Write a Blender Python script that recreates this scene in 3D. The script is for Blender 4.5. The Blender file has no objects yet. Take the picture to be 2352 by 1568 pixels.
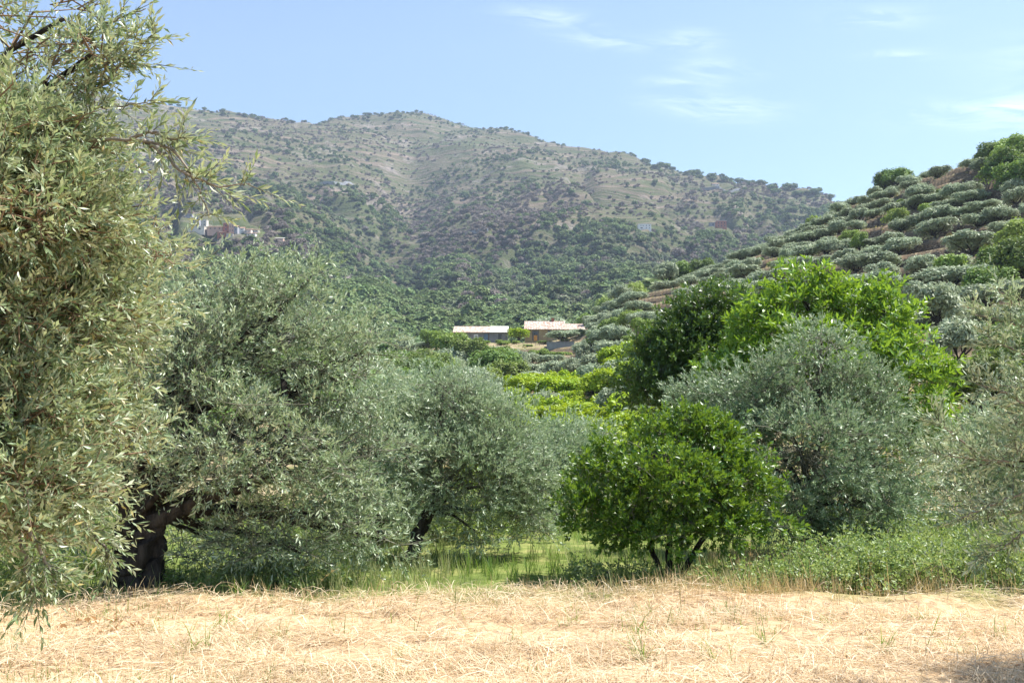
import bpy, math, random
import numpy as np
from mathutils import Matrix, Vector

scn = bpy.context.scene
col = scn.collection
R = math.radians

# ------------------------------------------------------------------ camera, world, sun, exposure
EYE = 2.0
PITCH = math.atan((988 - 784) / 2286.7)
F = 2286.7                       # focal length in the units of the 2352 x 1568 view used for measuring
cam_data = bpy.data.cameras.new('camera')
cam = bpy.data.objects.new('camera', cam_data)
col.objects.link(cam)
cam.location = (0, 0, EYE)
cam.rotation_euler = (R(90) + PITCH, 0, 0)
cam_data.lens = 35
cam_data.sensor_width = 36
cam_data.clip_start = 0.1
cam_data.clip_end = 30000
scn.camera = cam

SUN_EL, SUN_AZ = 60.0, 76.0      # azimuth clockwise from +Y
sun_data = bpy.data.lights.new('sun', 'SUN')
sun = bpy.data.objects.new('sun', sun_data)
col.objects.link(sun)
sun_data.energy = 5.0
sun_data.angle = R(0.53)
sun_data.color = (1.0, 0.955, 0.88)
sdir = Vector((math.cos(R(SUN_EL)) * math.sin(R(SUN_AZ)), math.cos(R(SUN_EL)) * math.cos(R(SUN_AZ)), math.sin(R(SUN_EL))))
sun.rotation_euler = sdir.to_track_quat('Z', 'Y').to_euler()
sun.location = (0, 0, 60)

scn.view_settings.view_transform = 'Standard'
scn.view_settings.look = 'None'
scn.view_settings.gamma = 1
scn.view_settings.exposure = 1.36
scn.view_settings.use_curve_mapping = False
scn.cycles.max_bounces = 8
scn.cycles.diffuse_bounces = 3
scn.cycles.transmission_bounces = 4
scn.cycles.volume_bounces = 0
scn.cycles.sample_clamp_indirect = 4


def ray(u, v):
    """World direction with forward component for a point of the measuring view."""
    dx = (u - 1176.0) / F
    up = -(v - 784.0) / F
    c, s = math.cos(PITCH), math.sin(PITCH)
    return dx, c - up * s, s + up * c


def P(u, v, Y):
    dx, dy, dz = ray(u, v)
    k = Y / dy
    return Vector((dx * k, Y, EYE + dz * k))


world = bpy.data.worlds.new('World')
scn.world = world
world.use_nodes = True
wn, wl = world.node_tree.nodes, world.node_tree.links
for n in list(wn):
    wn.remove(n)


def mk(nodes, kind, **kw):
    n = nodes.new(kind)
    for k, v in kw.items():
        setattr(n, k, v)
    return n


def wmath(op, a, b=None, clamp=False):
    n = wn.new('ShaderNodeMath')
    n.operation = op
    n.use_clamp = clamp
    for i, x in enumerate((a, b)):
        if x is None:
            continue
        if isinstance(x, (int, float)):
            n.inputs[i].default_value = x
        else:
            wl.new(x, n.inputs[i])
    return n.outputs[0]


sky = mk(wn, 'ShaderNodeTexSky', sky_type='NISHITA')
sky.sun_disc = False
sky.sun_elevation = R(SUN_EL)
sky.sun_rotation = R(SUN_AZ)
sky.altitude = 50
sky.air_density = 1.0
sky.dust_density = 0.15
sky.ozone_density = 0.9
tc = wn.new('ShaderNodeTexCoord')
sep = wn.new('ShaderNodeSeparateXYZ')
wl.new(tc.outputs['Generated'], sep.inputs[0])
az = wmath('ARCTAN2', sep.outputs['X'], sep.outputs['Y'])
el = wmath('ARCSINE', sep.outputs['Z'])
comb = wn.new('ShaderNodeCombineXYZ')
# streaks run slightly downwards to the right, as thin cirrus do in the photograph
wl.new(wmath('MULTIPLY', wmath('ADD', az, wmath('MULTIPLY', el, 0.3)), 9.0), comb.inputs[0])
wl.new(wmath('MULTIPLY', wmath('ADD', el, wmath('MULTIPLY', az, 0.10)), 46.0), comb.inputs[1])
n1 = wn.new('ShaderNodeTexNoise')
n1.inputs['Scale'].default_value = 1.6
n1.inputs['Detail'].default_value = 7
n1.inputs['Roughness'].default_value = 0.62
n1.inputs['Distortion'].default_value = 0.7
wl.new(comb.outputs[0], n1.inputs['Vector'])
streak = wmath('MULTIPLY', wmath('SUBTRACT', n1.outputs['Fac'], 0.40), 4.0, clamp=True)
tot = None
for (u, v, w, h, a) in [(1260, 42, 95, 17, .62), (1400, 98, 105, 14, .55), (1590, 92, 60, 22, .42), (1650, 158, 85, 20, .42),
                        (1560, 192, 85, 13, .34), (1650, 248, 130, 24, .66), (2010, 45, 90, 18, .62), (2068, 125, 65, 10, .5),
                        (2345, 255, 75, 32, 1.0), (2190, 262, 130, 26, .40), (2560, 120, 180, 40, .6), (-300, 60, 200, 30, .5),
                        (700, -250, 260, 36, .5), (1900, -260, 240, 40, .5), (3000, 240, 200, 40, .7)]:
    dx, dy, dz = ray(u, v)
    a0, e0 = math.atan2(dx, dy), math.atan2(dz, math.hypot(dx, dy))
    sa, se = w / F, h / F
    dA = wmath('MULTIPLY', wmath('SUBTRACT', az, a0), 1 / sa)
    dE = wmath('MULTIPLY', wmath('SUBTRACT', wmath('ADD', el, wmath('MULTIPLY', wmath('SUBTRACT', az, a0), 0.10)), e0), 1 / se)
    r2 = wmath('ADD', wmath('MULTIPLY', dA, dA), wmath('MULTIPLY', dE, dE))
    g = wmath('MULTIPLY', wmath('POWER', 2.718, wmath('MULTIPLY', r2, -1.0)), a)
    tot = g if tot is None else wmath('ADD', tot, g)
cmask = wmath('MULTIPLY', wmath('MULTIPLY', tot, streak), 0.62, clamp=True)
mixc = mk(wn, 'ShaderNodeMix', data_type='RGBA')
wl.new(cmask, mixc.inputs[0])
wl.new(sky.outputs[0], mixc.inputs[6])
mixc.inputs[7].default_value = (8.2, 9.0, 9.6, 1)
bg = wn.new('ShaderNodeBackground')
wl.new(mixc.outputs[2], bg.inputs[0])
bg.inputs[1].default_value = 0.085
wo = wn.new('ShaderNodeOutputWorld')
wl.new(bg.outputs[0], wo.inputs[0])


# ------------------------------------------------------------------ helpers
def tag(o, label=None, cat=None, group=None, kind=None):
    if label: o['label'] = label
    if cat: o['category'] = cat
    if group: o['group'] = group
    if kind: o['kind'] = kind
    return o


def link(o, parent=None):
    col.objects.link(o)
    if parent is not None:
        o.parent = parent
    return o


def empty(name, loc=(0, 0, 0), rz=0.0, label=None, cat=None, group=None):
    o = bpy.data.objects.new(name, None)
    o.empty_display_size = 0.3
    o.location = loc
    o.rotation_euler = (0, 0, rz)
    link(o)
    return tag(o, label, cat, group)


class Acc:
    """Collects vertices and polygons (arrays of equal-sized polygons) for ONE mesh."""
    def __init__(self):
        self.v, self.f, self.n, self.mats = [], [], 0, []

    def add(self, verts, faces, mat=0):
        verts = np.asarray(verts, np.float32).reshape(-1, 3)
        faces = np.asarray(faces, np.int32)
        if len(faces) == 0:
            return
        self.f.append(faces + self.n)
        self.mats.append(np.full(len(faces), mat, np.int32))
        self.v.append(verts)
        self.n += len(verts)

    def box(self, x0, x1, y0, y1, z0, z1, mat=0):
        v = [(x, y, z) for z in (z0, z1) for y in (y0, y1) for x in (x0, x1)]
        self.add(v, [(0, 2, 3, 1), (4, 5, 7, 6), (0, 1, 5, 4), (2, 6, 7, 3), (0, 4, 6, 2), (1, 3, 7, 5)], mat)

    def mesh(self, name, mats=(), smooth=False):
        me = bpy.data.meshes.new(name)
        V = np.concatenate(self.v)
        me.vertices.add(len(V))
        me.vertices.foreach_set('co', V.ravel())
        sizes = np.concatenate([np.full(len(f), f.shape[1], np.int32) for f in self.f])
        idx = np.concatenate([f.ravel() for f in self.f])
        me.loops.add(len(idx))
        me.loops.foreach_set('vertex_index', idx)
        me.polygons.add(len(sizes))
        starts = np.concatenate([[0], np.cumsum(sizes)[:-1]]).astype(np.int32)
        me.polygons.foreach_set('loop_start', starts)
        me.polygons.foreach_set('loop_total', sizes)
        me.polygons.foreach_set('material_index', np.concatenate(self.mats))
        me.polygons.foreach_set('use_smooth', np.full(len(sizes), smooth))
        me.update(calc_edges=True)
        for m in mats:
            me.materials.append(m)
        return me

    def build(self, name, mats, parent=None, smooth=False):
        if not isinstance(mats, (list, tuple)):
            mats = [mats]
        o = bpy.data.objects.new(name, self.mesh(name, mats, smooth))
        return link(o, parent)


def hash2(ix, iy, seed):
    h = (ix.astype(np.int64) * 374761393 + iy.astype(np.int64) * 668265263 + seed * 974711) & 0xffffffff
    h = ((h ^ (h >> 13)) * 1274126177) & 0xffffffff
    h = (h ^ (h >> 16)) & 0xffffffff
    return h / 4294967295.0


def vnoise(x, y, seed=0):
    x, y = np.asarray(x, float), np.asarray(y, float)
    ix, iy = np.floor(x), np.floor(y)
    fx, fy = x - ix, y - iy
    fx = fx * fx * (3 - 2 * fx)
    fy = fy * fy * (3 - 2 * fy)
    a, b = hash2(ix, iy, seed), hash2(ix + 1, iy, seed)
    c, d = hash2(ix, iy + 1, seed), hash2(ix + 1, iy + 1, seed)
    return (a * (1 - fx) + b * fx) * (1 - fy) + (c * (1 - fx) + d * fx) * fy


def fbm(x, y, seed=0, octv=4, gain=.5):
    s, a, t = 0, 1.0, 0
    for i in range(octv):
        s = s + a * vnoise(np.asarray(x) * 2 ** i, np.asarray(y) * 2 ** i, seed + i * 17)
        t += a
        a *= gain
    return s / t          # 0..1


def unit(a):
    a = np.asarray(a, float)
    return a / np.maximum(np.linalg.norm(a, axis=-1, keepdims=True), 1e-9)


def tube(acc, pts, radii, sides=6, gnarl=0.0, seed=0, mat=0, cap=True, furrow=0.0):
    pts = np.asarray([tuple(p) for p in pts], float)
    radii = np.asarray(radii, float)
    n = len(pts)
    zi = np.arange(n)[:, None] * 0.55
    tang = np.gradient(pts, axis=0)
    tang = unit(tang)
    ref = np.array([0.13, 0.97, 0.2]) if abs(tang[0][2]) > 0.7 else np.array([0, 0, 1.0])
    a = unit(np.cross(tang, ref))
    b = unit(np.cross(tang, a))
    th = np.arange(sides) * 2 * math.pi / sides
    rr = np.repeat(radii[:, None], sides, 1)
    if gnarl:
        zi = np.arange(n)[:, None] * 0.55
        rr = rr * (1 + gnarl * (vnoise(np.cos(th)[None] * 1.7 + zi * .25 + 9, np.sin(th)[None] * 1.7 + zi * .25 + 5, seed) - .5) * 2
                   + gnarl * .5 * (vnoise(np.cos(th)[None] * 4 + 9, np.sin(th)[None] * 4 + zi + 5, seed + 3) - .5) * 2)
    if furrow:
        rr = rr * (1 + furrow * (vnoise(th[None] * 4.5 + .5 * vnoise(zi * .7, th[None] * 2, seed) * 3, zi * .35, seed + 9) - .5) * 2)
    V = pts[:, None] + a[:, None] * (np.cos(th)[None, :, None] * rr[..., None]) + b[:, None] * (np.sin(th)[None, :, None] * rr[..., None])
    V = V.reshape(-1, 3)
    i = np.arange(n - 1)[:, None] * sides
    j = np.arange(sides)[None]
    j2 = (j + 1) % sides
    Fq = np.stack([i + j, i + j2, i + sides + j2, i + sides + j], -1).reshape(-1, 4)
    acc.add(V, Fq, mat)
    if cap:
        acc.add(V[-sides:], [tuple(range(sides))], mat)


def curve_pts(p0, p1, n, sag=0.0, wob=0.0, rng=None, first=None):
    p0, p1 = np.array(tuple(p0), float), np.array(tuple(p1), float)
    t = np.linspace(0, 1, n)[:, None]
    L = np.linalg.norm(p1 - p0)
    if first is not None:
        c = p0 + np.array(first, float) * L * .5
        pts = (1 - t) ** 2 * p0 + 2 * t * (1 - t) * c + t * t * p1
    else:
        pts = p0 + (p1 - p0) * t
    pts = pts + np.array([0, 0, 1.0]) * (sag * L * np.sin(t * math.pi))
    if wob and rng is not None:
        w = rng.normal(0, wob * L, (n, 3)) * np.sin(t * math.pi)
        pts = pts + w
    return pts


# ------------------------------------------------------------------ materials
def new_mat(name):
    m = bpy.data.materials.new(name)
    m.use_nodes = True
    nt = m.node_tree
    for n in list(nt.nodes):
        nt.nodes.remove(n)
    out = nt.nodes.new('ShaderNodeOutputMaterial')
    return m, nt, out


def ramp(nt, fac, stops):
    r = nt.nodes.new('ShaderNodeValToRGB')
    e = r.color_ramp.elements
    while len(e) < len(stops):
        e.new(0.5)
    for k, (p, c) in enumerate(stops):
        e[k].position = p
        e[k].color = (*c, 1)
    nt.links.new(fac, r.inputs[0])
    return r.outputs[0]


def math_n(nt, op, a, b=None, clamp=False):
    n = nt.nodes.new('ShaderNodeMath')
    n.operation = op
    n.use_clamp = clamp
    for i, x in enumerate((a, b)):
        if x is None: continue
        if isinstance(x, (int, float)): n.inputs[i].default_value = x
        else: nt.links.new(x, n.inputs[i])
    return n.outputs[0]


def mixc_n(nt, fac, a, b):
    n = nt.nodes.new('ShaderNodeMix')
    n.data_type = 'RGBA'
    for s, x in ((0, fac), (6, a), (7, b)):
        if isinstance(x, (int, float)): n.inputs[s].default_value = x
        elif isinstance(x, tuple): n.inputs[s].default_value = (*x, 1)
        else: nt.links.new(x, n.inputs[s])
    return n.outputs[2]


def noise_n(nt, vec, scale, detail=4, rough=.55, dist=0):
    n = nt.nodes.new('ShaderNodeTexNoise')
    n.inputs['Scale'].default_value = scale
    n.inputs['Detail'].default_value = detail
    n.inputs['Roughness'].default_value = rough
    n.inputs['Distortion'].default_value = dist
    if vec is not None: nt.links.new(vec, n.inputs['Vector'])
    return n.outputs['Fac']


def mapped(nt, scale=(1, 1, 1), src='Object', rot=(0, 0, 0)):
    t = nt.nodes.new('ShaderNodeTexCoord')
    m = nt.nodes.new('ShaderNodeMapping')
    m.inputs['Scale'].default_value = scale
    m.inputs['Rotation'].default_value = rot
    nt.links.new(t.outputs[src], m.inputs['Vector'])
    return m.outputs[0]


def leaf_mat(name, tops, under, rough=0.42, spec=0.5, transl=0.3, tcol=None, inst_var=0.25, patch=0.0):
    """Leaves: each leaf its own tint, paler underside, some light through the blade."""
    m, nt, out = new_mat(name)
    g = nt.nodes.new('ShaderNodeNewGeometry')
    stops = [(i / max(1, len(tops) - 1), c) for i, c in enumerate(tops)]
    c = ramp(nt, g.outputs['Random Per Island'], stops)
    c = mixc_n(nt, g.outputs['Backfacing'], c, under)
    oi = nt.nodes.new('ShaderNodeObjectInfo')
    val = math_n(nt, 'ADD', 1 - inst_var, math_n(nt, 'MULTIPLY', oi.outputs['Random'], inst_var * 2))
    if patch:
        t = nt.nodes.new('ShaderNodeTexCoord')
        pn = noise_n(nt, t.outputs['Object'], 1.6, 2)
        val = math_n(nt, 'MULTIPLY', val, math_n(nt, 'ADD', 1 - patch, math_n(nt, 'MULTIPLY', pn, patch * 2)))
    hsv = nt.nodes.new('ShaderNodeHueSaturation')
    nt.links.new(c, hsv.inputs['Color'])
    nt.links.new(val, hsv.inputs['Value'])
    hue = math_n(nt, 'ADD', 0.5 - 0.02 * min(1, inst_var * 4), math_n(nt, 'MULTIPLY', math_n(nt, 'FRACT', math_n(nt, 'MULTIPLY', oi.outputs['Random'], 7.3)), 0.04 * min(1, inst_var * 4)))
    nt.links.new(hue, hsv.inputs['Hue'])
    p = nt.nodes.new('ShaderNodeBsdfPrincipled')
    nt.links.new(hsv.outputs[0], p.inputs['Base Color'])
    p.inputs['Roughness'].default_value = rough
    p.inputs['Specular IOR Level'].default_value = spec
    tr = nt.nodes.new('ShaderNodeBsdfTranslucent')
    if tcol is None:
        tcol = tuple(min(1, x * 2.2) for x in tops[len(tops) // 2])
    tm = nt.nodes.new('ShaderNodeMix'); tm.data_type = 'RGBA'; tm.blend_type = 'MIX'
    tm.inputs[0].default_value = 0.35
    tm.inputs[6].default_value = (*tcol, 1)
    nt.links.new(hsv.outputs[0], tm.inputs[7])
    nt.links.new(tm.outputs[2], tr.inputs['Color'])
    ms = nt.nodes.new('ShaderNodeMixShader')
    ms.inputs[0].default_value = transl
    nt.links.new(p.outputs[0], ms.inputs[1])
    nt.links.new(tr.outputs[0], ms.inputs[2])
    nt.links.new(ms.outputs[0], out.inputs[0])
    return m


def rough_mat(name, c1, c2, scale=6, rough=0.9, bump=0.3, stretch=(1, 1, 1), c3=None, spec=0.2, dist=0.02):
    m, nt, out = new_mat(name)
    vec = mapped(nt, stretch)
    n = noise_n(nt, vec, scale, 6, .62)
    stops = [(.32, c1), (.68, c2)] if c3 is None else [(.28, c1), (.5, c2), (.72, c3)]
    c = ramp(nt, n, stops)
    p = nt.nodes.new('ShaderNodeBsdfPrincipled')
    nt.links.new(c, p.inputs['Base Color'])
    p.inputs['Roughness'].default_value = rough
    p.inputs['Specular IOR Level'].default_value = spec
    if bump:
        b = nt.nodes.new('ShaderNodeBump')
        b.inputs['Strength'].default_value = bump
        b.inputs['Distance'].default_value = dist
        nt.links.new(noise_n(nt, vec, scale * 2.3, 5, .65), b.inputs['Height'])
        nt.links.new(b.outputs[0], p.inputs['Normal'])
    nt.links.new(p.outputs[0], out.inputs[0])
    return m


M = {}
M['bark'] = rough_mat('olive_bark', (.012, .010, .009), (.085, .072, .060), 11, .95, 1.0, (1, 1, .22), dist=.06)
M['bark_light'] = rough_mat('pale_branch_bark', (.16, .13, .10), (.34, .29, .23), 14, .85, .5, (1, 1, .4), dist=.01)
M['twig'] = rough_mat('twig_bark', (.10, .105, .075), (.19, .185, .135), 20, .8, 0)
M['twig_near'] = rough_mat('reddish_twig_bark', (.13, .08, .05), (.27, .19, .12), 20, .8, 0)
M['olive_near'] = leaf_mat('near_olive_leaf', [(.09, .145, .060), (.165, .235, .11), (.12, .185, .08), (.27, .33, .19), (.15, .21, .095), (.38, .29, .09)], (.46, .50, .34), .42, .6, .26, (.36, .47, .15), 0.02)
M['olive'] = leaf_mat('olive_leaf', [(.125, .195, .085), (.20, .285, .135), (.155, .235, .105), (.33, .40, .24)], (.46, .53, .37), .45, .6, .2, (.36, .46, .20), 0.05)
M['olive_dark'] = leaf_mat('dark_olive_leaf', [(.075, .145, .058), (.14, .225, .095), (.10, .18, .072), (.27, .35, .18)], (.38, .45, .30), .45, .6, .17, (.28, .38, .18), 0.05)
M['olive_far'] = leaf_mat('far_olive_foliage', [(.22, .285, .165), (.31, .375, .235), (.40, .45, .31)], (.36, .42, .29), .55, .4, .28, (.3, .36, .22), 0.14)
M['citrus'] = leaf_mat('orange_tree_leaf', [(.022, .070, .006), (.050, .135, .008), (.038, .10, .007), (.15, .25, .015)], (.13, .22, .04), .40, .5, .24, (.30, .46, .02), 0.05)
M['citrus_far'] = leaf_mat('orchard_foliage', [(.15, .25, .010), (.26, .38, .014), (.34, .45, .02)], (.28, .37, .02), .5, .3, .30, (.5, .62, .02), 0.12)
M['chestnut'] = leaf_mat('chestnut_leaf', [(.040, .115, .010), (.095, .215, .016), (.17, .31, .025)], (.18, .30, .05), .38, .5, .28, (.42, .62, .03), 0.05)
M['dark_tree'] = leaf_mat('dark_glossy_leaf', [(.022, .062, .010), (.055, .12, .018), (.11, .19, .03)], (.09, .15, .04), .34, .6, .2, (.22, .36, .03), 0.05)
M['bramble'] = leaf_mat('bramble_leaf', [(.07, .13, .025), (.15, .24, .05), (.24, .31, .09)], (.28, .34, .17), .45, .4, .3, (.4, .5, .08), 0.1)
M['broad'] = leaf_mat('broadleaf_foliage', [(.085, .145, .028), (.13, .205, .042), (.19, .265, .065)], (.14, .20, .05), .55, .3, .25, (.28, .40, .06), 0.25)
M['broad_light'] = leaf_mat('light_broadleaf_foliage', [(.13, .205, .032), (.19, .28, .048), (.26, .34, .075)], (.19, .27, .05), .55, .3, .28, (.36, .50, .08), 0.2)
M['bare'] = leaf_mat('grey_brown_twiggy_crown', [(.21, .18, .165), (.27, .235, .215), (.24, .22, .165)], (.21, .175, .155), .8, .1, .2, (.26, .22, .2), 0.18)
M['far_green'] = leaf_mat('distant_green_foliage', [(.095, .145, .06), (.14, .20, .075), (.18, .235, .09)], (.11, .165, .055), .7, .2, .2, (.2, .28, .09), 0.30)
M['far_sage'] = leaf_mat('distant_sage_foliage', [(.14, .175, .10), (.18, .215, .12), (.22, .25, .15)], (.17, .21, .12), .7, .2, .2, (.26, .30, .17), 0.22)

# ------------------------------------------------------------------ the lie of the land
# ground profile along bearings: knots (distance, ('z', height) or height seen at level v)
PROFILE = {
    -1500: [(22, 'z', 0), (60, 'z', 1), (250, 'z', 30), (500, 'z', 80), (1000, 'z', 260), (1900, 'z', 640), (2600, 'z', 560)],
    -300: [(22, 'z', 0), (60, 'z', 1), (250, 'z', 22), (500, 680), (800, 520), (1300, 360), (1900, 192), (2500, 240)],
    0: [(22, 'z', 0), (40, 'z', -1), (60, 'z', 0), (250, 'z', 22), (350, 'z', 22), (500, 685), (800, 520), (1300, 365), (1900, 188), (2500, 240)],
    200: [(22, 'z', 0), (40, 'z', -1), (60, 'z', 0), (250, 'z', 22), (350, 'z', 22), (500, 685), (800, 528), (1300, 370), (1900, 210), (2500, 270)],
    370: [(22, 'z', 0), (40, 'z', -1), (60, 'z', 0), (250, 'z', 22), (350, 'z', 22), (500, 690), (800, 531), (1300, 385), (1950, 243), (2500, 300)],
    480: [(22, 'z', 0), (40, 'z', -1), (60, 'z', 0), (250, 'z', 22), (350, 'z', 22), (500, 695), (800, 534), (1300, 400), (2000, 261), (2500, 310)],
    640: [(22, 'z', 0), (40, 'z', -1), (60, 'z', 0), (250, 'z', 22), (350, 'z', 22), (500, 715), (800, 552), (1350, 405), (2050, 276), (2500, 320)],
    800: [(22, 'z', 0), (40, 'z', -1), (60, 'z', 0), (160, 'z', 9), (250, 'z', 19), (350, 'z', 17), (500, 745), (850, 600), (1450, 425), (2150, 277), (2600, 320)],
    900: [(22, 'z', 0), (40, 'z', -1.5), (60, 'z', -1), (160, 'z', 8), (205, 'z', 12.5), (250, 'z', 19), (350, 'z', 15), (500, 765), (1000, 625), (1600, 440), (2200, 266), (2600, 310)],
    945: [(22, 'z', 0), (40, 'z', -1.5), (60, 'z', -1.5), (160, 'z', 8), (205, 'z', 13), (250, 'z', 20), (350, 'z', 14), (500, 770), (1100, 640), (1700, 430), (2200, 259), (2600, 300)],
    1000: [(22, 'z', 0), (40, 'z', -1.5), (60, 'z', -1.5), (115, 'z', 4), (160, 'z', 8.5), (205, 'z', 14), (225, 'z', 19.5), (246, 'z', 23.4), (262, 'z', 24.2), (350, 'z', 15), (500, 765), (1050, 620), (1650, 420), (2200, 274), (2600, 310)],
    1100: [(22, 'z', 0), (40, 'z', -1.5), (60, 'z', -1.5), (115, 'z', 4.5), (160, 'z', 9), (205, 'z', 14.5), (225, 'z', 20), (246, 'z', 23.5), (262, 'z', 24.4), (350, 'z', 16), (500, 755), (950, 600), (1500, 420), (2150, 287), (2600, 320)],
    1250: [(22, 'z', 0), (40, 'z', -1.5), (60, 'z', -1.5), (115, 'z', 5), (160, 'z', 9.5), (205, 'z', 15.5), (219, 'z', 18.2), (226, 'z', 21.2), (248, 'z', 23.9), (264, 'z', 24.8), (290, 'z', 26), (350, 'z', 20), (500, 750), (900, 600), (1400, 425), (2050, 314), (2600, 350)],
    1340: [(22, 'z', 0), (40, 'z', -1.5), (60, 'z', -1.5), (115, 'z', 5.5), (160, 'z', 11), (205, 'z', 17), (219, 'z', 19), (227, 'z', 21.6), (240, 'z', 24.5), (264, 'z', 28), (290, 'z', 29), (350, 'z', 21), (500, 745), (850, 600), (1300, 440), (1980, 335), (2600, 370)],
    1450: [(22, 'z', 0), (40, 'z', -1), (60, 'z', 0), (100, 'z', 6), (130, 790), (165, 750), (200, 712), (235, 690), (260, 690), (330, 735), (500, 740), (850, 605), (1300, 450), (1850, 363), (2500, 400)],
    1600: [(22, 'z', 0), (40, 'z', -.5), (60, 'z', 1.5), (90, 'z', 8), (120, 790), (150, 732), (180, 695), (215, 662), (240, 652), (320, 710), (500, 730), (850, 610), (1200, 480), (1600, 388), (2400, 430)],
    1700: [(22, 'z', 0), (40, 'z', -.3), (60, 'z', 2), (90, 'z', 9), (115, 775), (145, 710), (180, 660), (210, 622), (235, 612), (320, 690), (500, 720), (850, 605), (1150, 490), (1500, 399), (2300, 450)],
    1850: [(22, 'z', 0), (40, 'z', 0), (60, 'z', 3), (85, 'z', 9.5), (110, 760), (140, 690), (170, 630), (200, 585), (228, 549), (245, 546), (320, 640), (500, 700), (850, 590), (1150, 500), (1450, 434), (2300, 480)],
    1975: [(22, 'z', 0), (40, 'z', .3), (55, 'z', 3), (80, 'z', 9), (103, 765), (130, 690), (160, 615), (185, 560), (210, 512), (232, 484), (250, 484), (320, 560), (500, 680), (850, 580), (1150, 520), (1400, 482), (2200, 540)],
    2100: [(22, 'z', 0), (40, 'z', .6), (55, 'z', 3.5), (75, 'z', 8), (95, 765), (115, 700), (140, 632), (165, 570), (190, 505), (212, 447), (228, 432), (245, 436), (320, 520), (500, 640), (1000, 600), (1400, 540), (2200, 600)],
    2220: [(22, 'z', 0), (40, 'z', 1), (55, 'z', 4), (72, 'z', 8), (90, 760), (110, 690), (130, 624), (150, 564), (172, 495), (195, 430), (212, 398), (232, 396), (320, 480), (500, 620), (1000, 620), (1400, 600), (2200, 650)],
    2352: [(22, 'z', 0), (40, 'z', 1.2), (55, 'z', 4), (68, 'z', 8), (84, 760), (102, 690), (120, 615), (140, 540), (160, 465), (182, 395), (200, 358), (222, 352), (320, 440), (500, 600), (1000, 620), (2200, 680)],
    2700: [(22, 'z', 0), (40, 'z', 2), (60, 'z', 7), (84, 730), (110, 600), (140, 470), (170, 360), (200, 280), (240, 230), (320, 250), (500, 420), (1000, 620), (2200, 680)],
    3900: [(22, 'z', 0), (40, 'z', 5), (80, 'z', 22), (200, 'z', 110), (300, 'z', 150), (500, 'z', 120), (1000, 'z', 100), (2200, 'z', 200)],
}
LY = np.linspace(math.log(22), math.log(2600), 900)
AC = np.array([(u - 1176) / F for u in PROFILE])
TAB = []
for u, kn in PROFILE.items():
    ys = [k[0] for k in kn]
    zs = [k[2] if k[1] == 'z' else P(u, k[1], k[0]).z for k in kn]
    TAB.append(np.interp(np.exp(LY), ys, zs))
TAB = np.array(TAB)
# resample bearings finely and smooth, so that knots leave no creases
AF = np.linspace(AC[0], AC[-1], 700)
TF = np.array([np.interp(AF, AC, TAB[:, k]) for k in range(TAB.shape[1])]).T


def smooth_axis(T, k, ax):
    ker = np.hanning(k + 2)[1:-1]
    ker /= ker.sum()
    pad = [(0, 0), (0, 0)]
    pad[ax] = (k // 2, k // 2)
    Q = np.pad(T, pad, mode='edge')
    return np.apply_along_axis(lambda r: np.convolve(r, ker, 'valid'), ax, Q)


TF = smooth_axis(smooth_axis(TF, 13, 0), 7, 1)
STEP = 3.9


def base_h(x, y):
    """Smooth height without terraces."""
    x, y = np.asarray(x, float), np.asarray(y, float)
    yy = np.maximum(y, 22.0)
    a = np.clip(x / yy, AF[0], AF[-1])
    fi = (a - AF[0]) / (AF[1] - AF[0])
    fj = np.clip((np.log(yy) - LY[0]) / (LY[1] - LY[0]), 0, len(LY) - 1.001)
    i = np.clip(fi.astype(int), 0, len(AF) - 2)
    j = fj.astype(int)
    fi, fj = fi - i, fj - j
    z = (TF[i, j] * (1 - fi) + TF[i + 1, j] * fi) * (1 - fj) + (TF[i, j + 1] * (1 - fi) + TF[i + 1, j + 1] * fi) * fj
    k = np.clip((y - 15) / 12, 0, 1)
    z = z * k
    # gullies and spurs of the mountain
    far = np.clip((y - 480) / 350, 0, 1)
    d = np.clip(y / 1500, 0, 1.3)
    g = fbm(a * 12 + 1.5 * fbm(a * 7, np.log(yy) * 4, 31, 3), np.log(yy) * 3.4, 11, 4)
    z = z - far * d * 50 * np.clip(1 - np.abs(g - .5) * 6.0, 0, 1) * np.clip((2300 - y) / 900, .12, 1) * np.clip((560 - z) / 350, .15, 1)
    z = z + far * d * 34 * (fbm(x / 95, y / 95, 41, 4) - .5)
    mid = np.clip((y - 24) / 40, 0, 1) * (1 - far)
    z = z + mid * 1.3 * (fbm(x / 22, y / 22, 51, 3) - .5)
    return z


def terr_mask(x, y):
    a = x / np.maximum(y, 22)
    m = np.clip((y - 58) / 14, 0, 1) * np.clip((285 - y) / 20, 0, 1)
    m = m * np.clip((a + .09) / .04, 0, 1)
    # level yard round the two farmhouses
    yard = np.exp(-(((x - 3) / 17) ** 4 + ((y - 246) / 25) ** 4))
    return m * (1 - yard)


def level_f(x, y, z):
    return (z + 1.1 * (fbm(x / 16, y / 26, 61, 2) - .5)) / STEP


def hay_edge(x):
    return 11.35 + 1.5 * (fbm(x * .7, 0 * x + 1, 171, 3) - .5) - .12 * np.clip(-x - 1.5, 0, 4) + np.clip(x - 3, 0, 6) * .1


def near_relief(x, y):
    """Heaped cut hay in front, tussocky sward behind it."""
    edge = hay_edge(x)
    hay = np.clip((edge - y) / .35, 0, 1)
    h = hay * (.05 + .14 * fbm(x * .9, y * 1.6, 72, 3) + (.06 + .26 * np.clip(fbm(x * .8, y * .3, 75, 3) - .35, 0, 1)) * np.exp(-((y - edge + .5) / .4) ** 2))
    h = h + .10 * (fbm(x * .35, y * .35, 73, 3) - .5)
    return h * np.clip((24 - y) / 6, 0, 1)


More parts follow.
